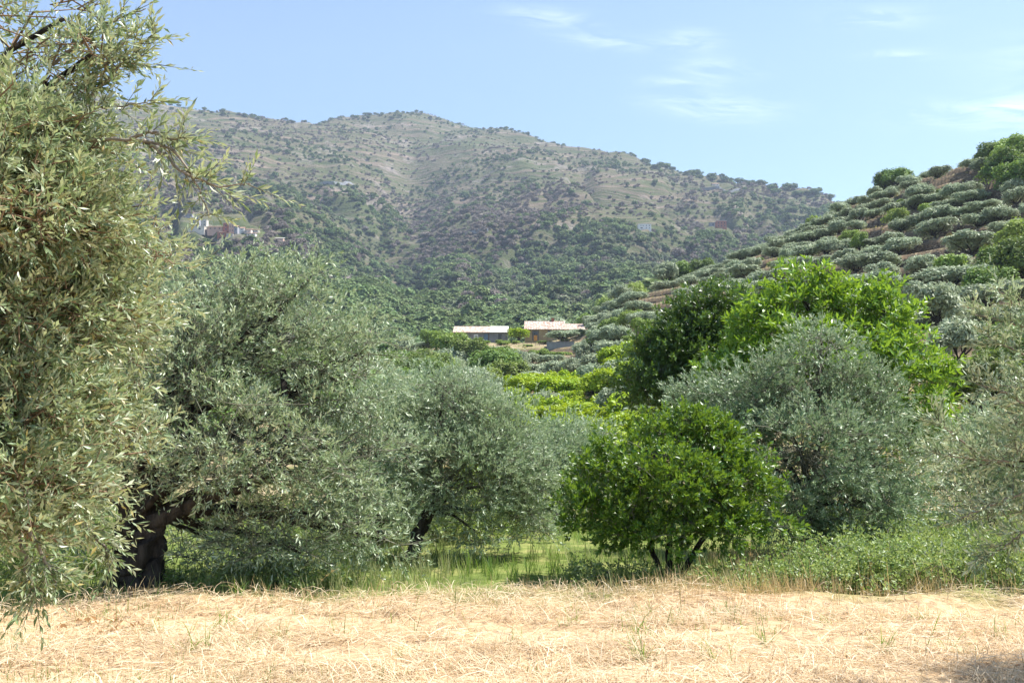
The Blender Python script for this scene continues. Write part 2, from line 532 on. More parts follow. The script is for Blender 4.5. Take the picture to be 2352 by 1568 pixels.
def H(x, y):
    x, y = np.asarray(x, float), np.asarray(y, float)
    z = base_h(x, y)
    m = terr_mask(x, y)
    f = level_f(x, y, z)
    k = np.floor(f)
    fr = f - k
    tread = .42 * fr
    rise = np.clip((fr - .80) / .17, 0, 1)
    st = tread + (1 - .42) * rise * rise * (3 - 2 * rise)
    zt = z + (k + st - f + .35) * STEP
    return z * (1 - m) + zt * m + near_relief(x, y)


def Hs(x, y):
    return float(H(np.array([x]), np.array([y]))[0])


def hit(u, v, y0=18.0, y1=2500.0):
    """Where the sight line through (u, v) first meets the land."""
    ys = np.exp(np.linspace(math.log(y0), math.log(y1), 1600))
    dx, dy, dz = ray(u, v)
    k = ys / dy
    below = H(dx * k, ys) > EYE + dz * k
    i = int(np.argmax(below)) if below.any() else len(ys) - 1
    return dx * k[i], ys[i]


# ---- ground sheets
def grid_mesh(X, Y, Z):
    n, m = X.shape
    V = np.stack([X, Y, Z], -1).reshape(-1, 3)
    i = np.arange(n - 1)[:, None] * m
    j = np.arange(m - 1)[None]
    Fq = np.stack([i + j, i + j + 1, i + m + j + 1, i + m + j], -1).reshape(-1, 4)
    return V, Fq


def ground_mat(name, near):
    m, nt, out = new_mat(name)
    t = nt.nodes.new('ShaderNodeTexCoord')
    vec = t.outputs['Object']
    g = nt.nodes.new('ShaderNodeNewGeometry')
    sepn = nt.nodes.new('ShaderNodeSeparateXYZ')
    nt.links.new(g.outputs['True Normal'], sepn.inputs[0])
    p = nt.nodes.new('ShaderNodeBsdfPrincipled')
    p.inputs['Roughness'].default_value = .95
    p.inputs['Specular IOR Level'].default_value = .1
    b = nt.nodes.new('ShaderNodeBump')
    if near:
        sp = nt.nodes.new('ShaderNodeSeparateXYZ')
        nt.links.new(vec, sp.inputs[0])
        wob = math_n(nt, 'MULTIPLY', math_n(nt, 'SUBTRACT', noise_n(nt, vec, .8, 4), .5), 2.0)
        hayf = math_n(nt, 'MULTIPLY', math_n(nt, 'SUBTRACT', math_n(nt, 'ADD', 11.5, wob), sp.outputs[1]), 1.5, clamp=True)
        hay = ramp(nt, noise_n(nt, vec, 9, 8, .7, .6), [(.3, (.17, .10, .06)), (.5, (.44, .31, .18)), (.72, (.62, .48, .31))])
        sward = ramp(nt, noise_n(nt, vec, 1.3, 7, .7), [(.3, (.07, .10, .025)), (.5, (.14, .18, .045)), (.62, (.25, .25, .09)), (.75, (.38, .31, .16))])
        c = mixc_n(nt, hayf, sward, hay)
        b.inputs['Strength'].default_value = .8
        b.inputs['Distance'].default_value = .03
        nt.links.new(noise_n(nt, vec, 22, 6, .7), b.inputs['Height'])
    else:
        tread = ramp(nt, noise_n(nt, vec, .22, 7, .7), [(.36, (.13, .15, .05)), (.48, (.24, .20, .11)), (.58, (.31, .24, .16)), (.74, (.42, .28, .13))])
        bank = ramp(nt, noise_n(nt, vec, .9, 6, .7), [(.3, (.075, .055, .035)), (.5, (.14, .11, .075)), (.72, (.30, .19, .10))])
        steep = math_n(nt, 'MULTIPLY', math_n(nt, 'SUBTRACT', .86, sepn.outputs[2]), 5.0, clamp=True)
        c = mixc_n(nt, steep, tread, bank)
        b.inputs['Strength'].default_value = .7
        b.inputs['Distance'].default_value = .25
        nt.links.new(noise_n(nt, vec, 1.4, 6, .7), b.inputs['Height'])
    nt.links.new(c, p.inputs['Base Color'])
    nt.links.new(b.outputs[0], p.inputs['Normal'])
    nt.links.new(p.outputs[0], out.inputs[0])
    return m


def mountain_mat():
    m, nt, out = new_mat('mountain_slopes')
    t = nt.nodes.new('ShaderNodeTexCoord')
    vec = t.outputs['Object']
    sp = nt.nodes.new('ShaderNodeSeparateXYZ')
    nt.links.new(vec, sp.inputs[0])
    # terrace banding follows height
    warp = math_n(nt, 'MULTIPLY', noise_n(nt, vec, .006, 3), 60)
    zz = math_n(nt, 'ADD', sp.outputs[2], warp)
    cb = nt.nodes.new('ShaderNodeCombineXYZ')
    nt.links.new(math_n(nt, 'MULTIPLY', sp.outputs[0], .006), cb.inputs[0])
    nt.links.new(math_n(nt, 'MULTIPLY', sp.outputs[1], .006), cb.inputs[1])
    nt.links.new(math_n(nt, 'MULTIPLY', zz, .22), cb.inputs[2])
    band = noise_n(nt, cb.outputs[0], 1.0, 5, .65)
    grass = ramp(nt, band, [(.36, (.035, .045, .022)), (.45, (.075, .09, .036)), (.53, (.105, .088, .062)), (.64, (.20, .155, .12))])
    green = ramp(nt, noise_n(nt, vec, .03, 7, .65), [(.35, (.04, .058, .024)), (.65, (.085, .105, .045))])
    pm = ramp(nt, noise_n(nt, vec, .0065, 6, .65), [(.42, (0, 0, 0)), (.60, (1, 1, 1))])
    lower = math_n(nt, 'MULTIPLY', math_n(nt, 'SUBTRACT', 330, sp.outputs[2]), .0035, clamp=True)
    gm = math_n(nt, 'ADD', math_n(nt, 'MULTIPLY', pm, .45), math_n(nt, 'MULTIPLY', lower, .5), clamp=True)
    c = mixc_n(nt, gm, grass, green)
    rock = ramp(nt, noise_n(nt, vec, .09, 8, .75), [(.3, (.10, .085, .08)), (.7, (.34, .29, .26))])
    rm = ramp(nt, noise_n(nt, vec, .012, 8, .7, .4), [(.55, (0, 0, 0)), (.66, (.8, .8, .8))])
    c = mixc_n(nt, rm, c, rock)
    b = nt.nodes.new('ShaderNodeBump')
    b.inputs['Strength'].default_value = .9
    b.inputs['Distance'].default_value = 5
    nt.links.new(math_n(nt, 'ADD', band, noise_n(nt, vec, .05, 7, .7)), b.inputs['Height'])
    p = nt.nodes.new('ShaderNodeBsdfPrincipled')
    p.inputs['Roughness'].default_value = .95
    p.inputs['Specular IOR Level'].default_value = .05
    nt.links.new(c, p.inputs['Base Color'])
    nt.links.new(b.outputs[0], p.inputs['Normal'])
    nt.links.new(p.outputs[0], out.inputs[0])
    return m


M['ground'] = ground_mat('hay_meadow_ground', True)
M['hill'] = ground_mat('terraced_soil', False)
M['mountain'] = mountain_mat()

us = np.concatenate([np.linspace(-1500, -250, 30)[:-1], np.arange(-250, 2560, 8.5), np.linspace(2560, 3900, 32)])
A_ = (us - 1176) / F
# meadow: a square sheet, and the first stretch beyond it
xs = np.concatenate([np.linspace(-34, -7, 40)[:-1], np.arange(-7, 7.5, .11), np.linspace(7.5, 34, 40)])
ys = np.concatenate([np.linspace(-26, 5, 30)[:-1], np.arange(5, 14, .11), np.arange(14, 24.05, .3)])
X, Y = np.meshgrid(xs, ys)
acc = Acc()
acc.add(*grid_mesh(X, Y, H(X, Y)))
tag(acc.build('meadow', M['ground'], smooth=True), 'hay-strewn meadow of dry straw and rough grass in front of the trees', 'meadow', kind='structure')
r = np.concatenate([np.arange(23.9, 58, .8), np.arange(58, 288, .66), np.array([288.5, 290])])
Yg, Ag = np.meshgrid(r, A_, indexing='ij')
Xg = Yg * Ag
acc = Acc()
acc.add(*grid_mesh(Xg, Yg, H(Xg, Yg) - np.clip(24.5 - Yg, 0, 1) * .01))
tag(acc.build('terraced_hill', M['hill'], smooth=True), 'terraced hillside of dry earth rising behind the meadow', 'hillside', kind='structure')
r = [289.5]
while r[-1] < 2600:
    r.append(r[-1] * 1.0115)
Yg, Ag = np.meshgrid(np.array(r), A_, indexing='ij')
Xg = Yg * Ag
acc = Acc()
acc.add(*grid_mesh(Xg, Yg, H(Xg, Yg)))
tag(acc.build('mountain', M['mountain'], smooth=True), 'broad mountain of dry grass and scrub across the valley', 'mountain', kind='structure')
# far ground sheet out to the horizon, below everything
acc = Acc()
acc.add([(-9000, -3000, -6), (9000, -3000, -6), (9000, 12000, -6), (-9000, 12000, -6)], [(0, 1, 2, 3)])
tag(acc.build('ground', M['mountain']), 'low ground out to the horizon beyond the hills', 'ground', kind='structure')

# ------------------------------------------------------------------ foliage
T_LO = (np.array([(0, 0, 0), (.42, .5, .06), (.5 * .0, 1, 0), (-.42, .5, .06)], float), [(0, 1, 2), (0, 2, 3)])
# (across, along, up): folded along the midrib and curling down at the tip
T_HI = (np.array([(0, 0, 0), (.44, .48, .12), (-.44, .48, .12), (0, .52, -.01), (0, 1.0, -.12)], float), [(0, 1, 3), (0, 3, 2), (1, 4, 3), (3, 4, 2)])


def leaves_geo(pos, d, nrm, L, W, tpl):
    """pos, d, nrm (N,3); L, W (N,) -> verts, faces"""
    TV, TF_ = tpl
    d = unit(d)
    nrm = unit(nrm - d * (nrm * d).sum(-1, keepdims=True))
    s = np.cross(d, nrm)
    V = pos[:, None] + s[:, None] * (TV[None, :, 0:1] * W[:, None, None]) + d[:, None] * (TV[None, :, 1:2] * L[:, None, None]) \
        + nrm[:, None] * (TV[None, :, 2:3] * W[:, None, None] * (1.0 if len(TV) == 4 else 1.6))
    n = len(TV)
    Fq = (np.arange(len(pos))[:, None, None] * n + np.array(TF_)[None]).reshape(-1, 3)
    return V.reshape(-1, 3), Fq


def shoots(rng, base, dirs, length, pairs, L, W, spread=40, bunch=0.0, droop=0.0, lj=.25, per=2, up=1.0, outn=None):
    """Leaves set along shoots, in pairs (per=2) or whorls; returns arrays."""
    N = len(base)
    dirs = unit(dirs)
    ref = unit(np.cross(dirs, rng.normal(0, 1, (N, 3))))
    ref2 = np.cross(dirs, ref)
    K = pairs
    t = (np.arange(K) + .6) / K
    if bunch:
        t = 1 - (1 - t) ** (1 + bunch)
        t = np.clip(t, 0, 1)
    T = np.repeat(t[None], N, 0) + rng.normal(0, .25 / K, (N, K))
    length = np.broadcast_to(length, (N,))
    sagv = np.array([0, 0, -1.0])
    pos = base[:, None] + dirs[:, None] * (T * length[:, None])[..., None] + sagv * (droop * (T ** 2) * length[:, None])[..., None]
    ang0 = (np.arange(K) * math.pi / 2)[None] + rng.uniform(0, 6.28, (N, 1)) + rng.normal(0, .4, (N, K))
    out = []
    for q in range(per):
        an = ang0 + q * 2 * math.pi / per
        side = ref[:, None] * np.cos(an)[..., None] + ref2[:, None] * np.sin(an)[..., None]
        sp = np.radians(spread + rng.normal(0, 11, (N, K)) - 14 * T)[..., None]
        d = dirs[:, None] * np.cos(sp) + side * np.sin(sp)
        d = d + sagv * droop * .6
        nr = np.array([0, 0, 1.0]) * up * .75 + rng.normal(0, .8, (N, K, 3))
        if outn is not None: nr = nr + outn[:, None] * .55
        sz = 1 + rng.normal(0, lj, (N, K)).clip(-.5, .6)
        sz = sz * (1 - .35 * np.abs(T - .45))
        out.append((pos.reshape(-1, 3), d.reshape(-1, 3), nr.reshape(-1, 3), (L * sz).ravel(), (W * sz).ravel()))
    return [np.concatenate([o[i] for o in out]) for i in range(5)]


def stems_geo(acc, base, dirs, length, r0, r1=None, droop=0.0):
    """thin three-sided stems"""
    N = len(base)
    dirs = unit(dirs)
    a = unit(np.cross(dirs, np.array([.31, .2, .92])))
    b = np.cross(dirs, a)
    length = np.broadcast_to(length, (N,))[:, None]
    tip = base + dirs * length + np.array([0, 0, -1.0]) * droop * length
    V = []
    for k in range(3):
        an = k * 2.0944
        V.append(base + (a * math.cos(an) + b * math.sin(an)) * r0)
    V.append(tip)
    V = np.stack(V, 1).reshape(-1, 3)
    Fq = (np.arange(N)[:, None, None] * 4 + np.array([(0, 1, 3), (1, 2, 3), (2, 0, 3)])[None]).reshape(-1, 3)
    acc.add(V, Fq)


def links_geo(acc, p, q, r0, r1):
    """tapered four-sided links p->q, arrays"""
    d = unit(q - p)
    a = unit(np.cross(d, np.array([.31, .2, .92])))
    b = np.cross(d, a)
    V = []
    for base, rr in ((p, r0), (q, r1)):
        for k in range(4):
            an = k * math.pi / 2
            V.append(base + (a * math.cos(an) + b * math.sin(an)) * rr)
    V = np.stack(V, 1).reshape(-1, 3)
    Fq = (np.arange(len(p))[:, None, None] * 8 + np.array([(0, 1, 5, 4), (1, 2, 6, 5), (2, 3, 7, 6), (3, 0, 4, 7)])[None]).reshape(-1, 4)
    acc.add(V, Fq)


def lobe(u, v, Y, ru, rv, ry=None, w=1.0):
    k = Y / F
    c = P(u, v, Y)
    rx, rz = ru * k, rv * k
    return (np.array(c), np.array([rx, ry if ry else (rx + rz) * .5, rz]), w)


LEAF_MESHES = {}


def leaf_objects(root, mat, pos, d, nrm, L, W, idx):
    """Single leaves as parts; four shared meshes per material."""
    key = mat.name
    if key not in LEAF_MESHES:
        ms = []
        for k in range(4):
            TV, TF_ = T_HI
            TV = TV.copy()
            TV[:, 2] *= (.6, 1.0, 1.5, -.5)[k]
            TV[4, 2] -= .12 * k
            a = Acc()
            a.add(TV * np.array([1, 1, 1.6]), TF_)
            ms.append(a.mesh('leaf', [mat]))
        LEAF_MESHES[key] = ms
    inv = root.matrix_world.inverted() if False else Matrix.Translation(-root.location)
    for n_, i in enumerate(idx):
        dd = Vector(d[i]).normalized()
        nn = Vector(nrm[i])
        nn = (nn - dd * nn.dot(dd)).normalized()
        s = dd.cross(nn)
        o = bpy.data.objects.new('leaf', LEAF_MESHES[key][n_ % 4])
        w, l = W[i], L[i]
        o.matrix_local = inv @ Matrix(((s.x * w, dd.x * l, nn.x * w, pos[i][0]), (s.y * w, dd.y * l, nn.y * w, pos[i][1]), (s.z * w, dd.z * l, nn.z * w, pos[i][2]), (0, 0, 0, 1)))
        link(o, root)


def project(p):
    """world points -> view coordinates"""
    c, s = math.cos(PITCH), math.sin(PITCH)
    x, y, z = p[:, 0], p[:, 1], p[:, 2] - EYE
    fw = y * c + z * s
    upc = -y * s + z * c
    return 1176 + F * x / fw, 784 - F * upc / fw, fw


def big_tree(name, label, cat, seed, trunk, lobes, mat, n_shoot, shoot_len, pairs, L, W, spread=38, bunch=0, droop=.1,
             group=None, tpl=T_LO, bark='bark', trunk_r=(.25, .16), gnarl=.35, per=2, cl_r=.3, n_leaf_objs=0, shell=.55,
             upb=.5, limbs_r=.07, dens_noise=.0, extra_stems=None, lj=.25, outw=.8, clip=None, rnd=.45):
    rng = np.random.default_rng(seed)
    t0 = np.array(trunk[0], float)
    t0[2] = Hs(t0[0], t0[1]) - .12
    root = empty(name, tuple(t0), 0, label, cat, group)
    inv = t0
    # trunk
    pts = [t0] + [np.array(p, float) for p in trunk[1:]]
    dense = []
    for a, b in zip(pts[:-1], pts[1:]):
        for t in np.linspace(0, 1, 5)[:-1]:
            dense.append(a + (b - a) * t)
    dense.append(pts[-1])
    dense = np.array(dense)
    n = len(dense)
    tt = np.linspace(0, 1, n)
    rad = trunk_r[0] + (trunk_r[1] - trunk_r[0]) * tt
    rad = rad * (1 + .55 * np.exp(-tt * 9))
    dense = dense + rng.normal(0, trunk_r[0] * .09, dense.shape) * (tt[:, None] > 0)
    acc = Acc()
    if trunk_r[0] > .2:
        t4 = np.linspace(0, n - 1, n * 4)
        dd_ = np.stack([np.interp(t4, np.arange(n), dense[:, q]) for q in range(3)], 1)
        tube(acc, dd_ - inv, np.interp(t4, np.arange(n), rad), 40, gnarl, seed, furrow=.16)
    else:
        tube(acc, dense - inv, rad, 16, gnarl, seed)
    acc.build('trunk', M[bark], root, smooth=True)
    top = dense[-1]
    starts = [top]
    if extra_stems:
        for st in extra_stems:
            acc = Acc()
            q = [np.array(st[0], float)] + [np.array(p, float) for p in st[1:-1]]
            q[0][2] = Hs(q[0][0], q[0][1]) - .1
            dn = []
            for a, b in zip(q[:-1], q[1:]):
                for t in np.linspace(0, 1, 5)[:-1]:
                    dn.append(a + (b - a) * t)
            dn.append(q[-1])
            dn = np.array(dn) + rng.normal(0, .008, (len(dn), 3))
            tube(acc, dn - inv, np.linspace(st[-1], st[-1] * .6, len(dn)), 8, .15, seed + 5)
            acc.build('stem', M[bark], root, smooth=True)
            starts.append(dn[-1])
    starts = np.array(starts)
    # limbs to every lobe, clusters inside lobes
    vol = np.array([l[1].prod() ** .85 * l[2] for l in lobes])
    vol /= vol.sum()
    cl_all, cl_lobe, limb_mid = [], [], []
    br = Acc()
    for li, (c, rr, w) in enumerate(lobes):
        s = starts[np.argmin(np.linalg.norm(starts - c, axis=1) + rng.uniform(0, .2, len(starts)))]
        a = Acc()
        end = c + rng.normal(0, .12, 3) * rr
        lp = curve_pts(s, end, 9, sag=.06, wob=.022, rng=rng)
        Ls = np.linalg.norm(end - s)
        r0 = min(trunk_r[1] * .8, limbs_r * (.7 + .35 * Ls))
        tube(a, lp - inv, np.linspace(r0, r0 * .28, 9), 7, .18, seed + li)
        a.build('limb', M[bark], root, smooth=True)
        K = max(5, int(n_shoot * vol[li] / 16))
        q = unit(rng.normal(0, 1, (K, 3)))
        rad_ = (rng.uniform(0, 1, K) ** (1 / 3)) * (1 - shell) + shell * rng.uniform(.55, 1.02, K)
        cc = c + q * rad_[:, None] * rr
        cl_all.append(cc)
        cl_lobe.append(np.full(K, li))
        # branches from limb to clusters
        near = lp[rng.integers(4, 9, K)]
        midp = (near + cc) / 2 + rng.normal(0, .05, (K, 3)) + np.array([0, 0, .06])
        rb = r0 * .16
        links_geo(br, near - inv, midp - inv, rb, rb * .7)
        links_geo(br, midp - inv, cc - inv, rb * .7, rb * .3)
    cl_all = np.concatenate(cl_all)
    cl_lobe = np.concatenate(cl_lobe)
    ci = rng.integers(0, len(cl_all), n_shoot)
    cpos = cl_all[ci]
    lc = np.array([l[0] for l in lobes])[cl_lobe[ci]]
    lr = np.array([l[1] for l in lobes])[cl_lobe[ci]]
    outd = unit((cpos - lc) / lr)
    off = rng.normal(0, 1, (n_shoot, 3)) * cl_r * np.array([1, 1, .7])
    b = cpos + off
    dirs = outd * outw + unit(off) * .55 + np.array([0, 0, upb]) + rng.normal(0, rnd, (n_shoot, 3))
    gz = H(b[:, 0], b[:, 1]) + .08
    keep = b[:, 2] > gz
    if dens_noise:
        nn = .65 * vnoise(b[:, 0] / (cl_r * 3.2) + b[:, 2] * .35 / cl_r, b[:, 2] / (cl_r * 2.6) + b[:, 1] * .35 / cl_r, seed) + .35 * vnoise(b[:, 0] / cl_r + 7, b[:, 2] / cl_r + b[:, 1] * .5 / cl_r, seed + 1)
        keep &= nn > dens_noise
    if clip is not None:
        keep &= clip(b)
    b, dirs, cpos, outd = b[keep], dirs[keep], cpos[keep], outd[keep]
    sl = shoot_len * rng.uniform(.6, 1.35, len(b))
    sub = rng.uniform(0, 1, len(b)) < .25
    links_geo(br, cpos[sub] - inv, b[sub] - inv, .006 if L > .05 else .004, .003)
    st_ = rng.uniform(0, 1, len(b)) < (.55 if len(b) > 3000 else .8)
    stems_geo(br, (b - inv)[st_], dirs[st_], sl[st_], .0025, droop=droop)
    o = br.build('twigs', M['twig_near' if mat.name.startswith('near') else 'twig'], root)
    o['kind'] = 'stuff'
    pos, d, nr, LL, WW = shoots(rng, b, dirs, sl, pairs, L, W, spread, bunch, droop, lj, per, 1.0, outd)
    if n_leaf_objs:
        uu, vv, fw = project(pos)
        score = LL / fw * (1 + .3 * rng.uniform(0, 1, len(fw)))
        inside = (uu > 4) & (uu < 2348) & (vv > 4) & (vv < 1564) & (fw > .5)
        # leaves nearest the outside of the crown, where nothing covers them
        score = np.where(inside, score, 0)
        cand = np.argsort(-score)[:n_leaf_objs]
        leaf_objects(root, mat, pos, d, nr, LL, WW, cand)
        m_ = np.ones(len(pos), bool)
        m_[cand] = False
        pos, d, nr, LL, WW = pos[m_], d[m_], nr[m_], LL[m_], WW[m_]
    V, Fq = leaves_geo(pos - inv, d, nr, LL, WW, tpl)
    a = Acc()
    a.add(V, Fq)
    o = a.build('foliage', mat, root)
    o['kind'] = 'stuff'
    return root


def Pt(u, v, Y):
    return tuple(P(u, v, Y))


# ---- the near trees
# olive at the left edge, close to the camera
big_tree('olive_tree', 'big yellow-green olive tree filling the left edge, long leaves close to the camera', 'olive tree', 3,
         [(-3.9, 3.9, 0), (-3.75, 3.95, 1.1), (-3.5, 4.0, 1.9)],
         [lobe(10, 90, 4.4, 130, 90, .6, .28), lobe(150, 50, 4.4, 80, 50, .35, .28), lobe(200, 120, 4.3, 50, 40, .25, .3), lobe(90, 190, 4.3, 80, 40, .35, .25), lobe(10, 340, 4.1, 130, 90, .5, .9),
          lobe(160, 340, 4.3, 60, 50, .3, .7), lobe(60, 490, 4.1, 150, 110, .6), lobe(210, 480, 4.4, 50, 70, .4), lobe(310, 590, 4.8, 60, 40, .3, .6),
          lobe(60, 720, 4.3, 170, 120, .6), lobe(240, 700, 4.7, 70, 90, .4), lobe(60, 930, 4.2, 150, 110, .6), lobe(220, 900, 4.6, 70, 90, .4), lobe(270, 1020, 4.6, 40, 40, .3, .7),
          lobe(40, 1100, 4.0, 110, 80, .5), lobe(170, 1080, 4.4, 50, 60, .3, .7), lobe(0, 1230, 3.9, 70, 45, .4, .6), lobe(110, 1200, 4.2, 40, 40, .25, .5),
          lobe(-200, 300, 4.2, 160, 200, .8, .5), lobe(-200, 900, 4.2, 160, 260, .8, .5)],
         M['olive_near'], 13200, .12, 7, .040, .0125, spread=44, droop=.08, tpl=T_LO, trunk_r=(.22, .15), cl_r=.085, n_leaf_objs=0,
         limbs_r=.024, shell=.5, upb=.4, dens_noise=.34, lj=.3, bark='bark', rnd=.8)


def spray_branch(root_name, label, seed, paths, mat, n, L, W, r0=.012, group=None, droop=.1, n_obj=0, into=None, sl=.16):
    """Leafy branches reaching out of a crown: parts of the tree `into`."""
    rng = np.random.default_rng(seed)
    inv = np.array(into.location)
    B, D = [], []
    for path in paths:
        pts = np.array([Pt(*q) for q in path])
        # smooth the path
        t = np.linspace(0, len(pts) - 1, 22)
        i = np.clip(t.astype(int), 0, len(pts) - 2)
        f = (t - i)[:, None]
        sm = pts[i] * (1 - f) + pts[i + 1] * f
        for _ in range(2):
            sm[1:-1] = (sm[:-2] + 2 * sm[1:-1] + sm[2:]) / 4
        sm[1:-1] += rng.normal(0, .004, (20, 3))
        a = Acc()
        tube(a, sm - inv, np.linspace(r0, r0 * .25, 22), 6, .1, seed)
        a.build('branch', M['bark_light'], into, smooth=True)
        tg = unit(np.gradient(sm, axis=0))
        k = rng.integers(2, 22, n)
        pos = sm[k] + rng.normal(0, .01, (n, 3))
        side = unit(np.cross(tg[k], rng.normal(0, 1, (n, 3))))
        B.append(pos)
        D.append(tg[k] * .8 + side * .8 + np.array([0, 0, .15]))
    B, D = np.concatenate(B), np.concatenate(D)
    ln = sl * rng.uniform(.5, 1.3, len(B))
    a = Acc()
    stems_geo(a, B - inv, D, ln, .003, droop=droop)
    o = a.build('twigs', M['twig'], into)
    o['kind'] = 'stuff'
    pos, d, nr, LL, WW = shoots(rng, B, D, ln, 6, L, W, 36, 0, droop, .3)
    cand = rng.permutation(len(pos))[:n_obj]
    leaf_objects(into, mat, pos, d, nr, LL, WW, cand)
    m_ = np.ones(len(pos), bool)
    m_[cand] = False
    if m_.any():
        V, Fq = leaves_geo(pos[m_] - inv, d[m_], nr[m_], LL[m_], WW[m_], T_HI)
        a = Acc()
        a.add(V, Fq)
        o = a.build('foliage', mat, into)
        o['kind'] = 'stuff'


near_olive = bpy.data.objects['olive_tree']
spray_branch('', '', 5, [[(180, 325, 4.2), (320, 318, 4.1), (400, 340, 4.0), (455, 420, 3.95), (480, 500, 3.9)],
                         [(330, 322, 4.1), (370, 352, 4.0), (430, 400, 3.95), (500, 430, 3.9), (575, 422, 3.85)],
                         [(300, 318, 4.1), (350, 300, 4.05), (400, 325, 4.0), (425, 300, 4.0)]],
             M['olive_near'], 22, .046, .0130, .009, n_obj=150, into=near_olive, droop=.02)
spray_branch('', '', 6, [[(130, 300, 4.4), (240, 190, 4.4), (350, 80, 4.3)], [(150, 230, 4.4), (250, 140, 4.4), (345, 130, 4.3)],
                         [(120, 150, 4.4), (230, 60, 4.4), (335, 20, 4.3)], [(60, 340, 4.3), (210, 250, 4.3), (340, 235, 4.2)],
                         [(40, 1220, 4.0), (65, 1310, 3.95), (80, 1360, 3.9)], [(70, 1220, 3.9), (110, 1300, 3.9), (130, 1340, 3.9)],
                         [(180, 1200, 4.3), (240, 1250, 4.3), (255, 1290, 4.3)]],
             M['olive_near'], 26, .043, .0130, .009, n_obj=150, into=near_olive, droop=.05)

big_tree('olive_tree', 'wide grey-green olive with thick black trunk, nearest the hay on the left', 'olive tree', 11,
         [Pt(318, 1365, 12.4), Pt(325, 1270, 12.4), Pt(318, 1190, 12.4)],
         [lobe(500, 770, 12.6, 130, 150), lobe(655, 770, 13.0, 120, 140), lobe(560, 665, 12.8, 80, 75), lobe(700, 640, 13.2, 34, 60, .3), lobe(640, 680, 13, 60, 60),
          lobe(790, 850, 13.2, 100, 140), lobe(840, 800, 13.3, 40, 60), lobe(450, 690, 12.6, 70, 90), lobe(520, 1010, 12.0, 170, 140), lobe(690, 1040, 12.6, 160, 160), lobe(840, 1060, 13.2, 100, 150),
          lobe(640, 1210, 12.5, 180, 85), lobe(810, 1200, 13, 90, 70), lobe(430, 880, 12.0, 110, 160), lobe(320, 960, 12.2, 120, 170), lobe(180, 1080, 12.6, 130, 150), lobe(210, 900, 12.6, 120, 180),
          lobe(430, 1100, 11.8, 100, 80, .5, .7), lobe(500, 1250, 13.2, 130, 55, .5), lobe(700, 1275, 13.4, 150, 42, .5), lobe(880, 1230, 13.6, 70, 65, .5)],
         M['olive'], 10500, .19, 5, .070, .023, spread=38, droop=.14, tpl=T_LO, trunk_r=(.29, .23), cl_r=.19, limbs_r=.045, shell=.6, dens_noise=.33,
         extra_stems=None, gnarl=.5)
spread_limbs = bpy.data.objects['olive_tree.001']
for k, path in enumerate([[(350, 1200, 12.3), (420, 1170, 12.2), (520, 1130, 12.0), (570, 1120, 12.0)], [(320, 1190, 12.4), (400, 1080, 12.4), (435, 960, 12.4), (445, 880, 12.5)],
                          [(560, 1120, 12.0), (640, 1060, 12.1), (660, 980, 12.3), (650, 850, 12.6)], [(300, 1200, 12.4), (285, 1150, 12.3), (290, 1110, 12.3)]]):
    a = Acc()
    pts = np.array([Pt(*q) for q in path]) - np.array(spread_limbs.location)
    t = np.linspace(0, len(pts) - 1, 14)
    i = np.clip(t.astype(int), 0, len(pts) - 2)
    f = (t - i)[:, None]
    pts = pts[i] * (1 - f) + pts[i + 1] * f
    tube(a, pts, np.linspace(.085, .035, 14) if k < 3 else np.linspace(.1, .08, 14), 14, .4, 50 + k, furrow=.15)
    a.build('limb', M['bark'], spread_limbs, smooth=True)

big_tree('olive_tree', 'silvery olive leaning right on a slender dark trunk, middle of the meadow', 'olive tree', 12,
         [Pt(940, 1290, 15.4), Pt(962, 1225, 15.4), Pt(990, 1165, 15.4)],
         [lobe(1040, 945, 15.8, 110, 95), lobe(1140, 1000, 15.8, 100, 95), lobe(955, 1030, 15.6, 70, 100), lobe(1195, 1100, 16, 75, 95), lobe(1050, 1090, 15.2, 130, 90),
          lobe(1090, 1210, 15.2, 55, 55), lobe(1190, 1190, 15.8, 70, 55), lobe(960, 1130, 15.6, 80, 60, .5, .7), lobe(1015, 900, 15.8, 50, 50)],
         M['olive'], 6200, .18, 5, .070, .023, spread=38, droop=.14, trunk_r=(.12, .095), cl_r=.19, limbs_r=.032, dens_noise=.32)
big_tree('olive_tree', 'olive behind and between the two larger olives left of centre', 'olive tree', 13,
         [Pt(862, 1275, 17.5), Pt(868, 1225, 17.5), Pt(866, 1170, 17.5)],
         [lobe(880, 1060, 17.5, 90, 120), lobe(930, 930, 17.8, 80, 80), lobe(890, 940, 17.2, 60, 70), lobe(960, 1180, 18, 80, 60), lobe(780, 1130, 18, 90, 80)],
         M['olive'], 3600, .19, 5, .078, .026, droop=.12, trunk_r=(.14, .10), cl_r=.2, limbs_r=.03, dens_noise=.2)
big_tree('olive_tree', 'pale small olive half hidden behind the orange tree', 'olive tree', 14,
         [Pt(1290, 1215, 21), Pt(1285, 1180, 21), Pt(1280, 1140, 21)],
         [lobe(1270, 1040, 21, 75, 65), lobe(1320, 1090, 21, 65, 70), lobe(1220, 1120, 21.5, 60, 70), lobe(1350, 1010, 22, 50, 40)],
         M['olive'], 2800, .2, 5, .09, .03, droop=.12, trunk_r=(.12, .10), cl_r=.22, limbs_r=.03, dens_noise=.15)
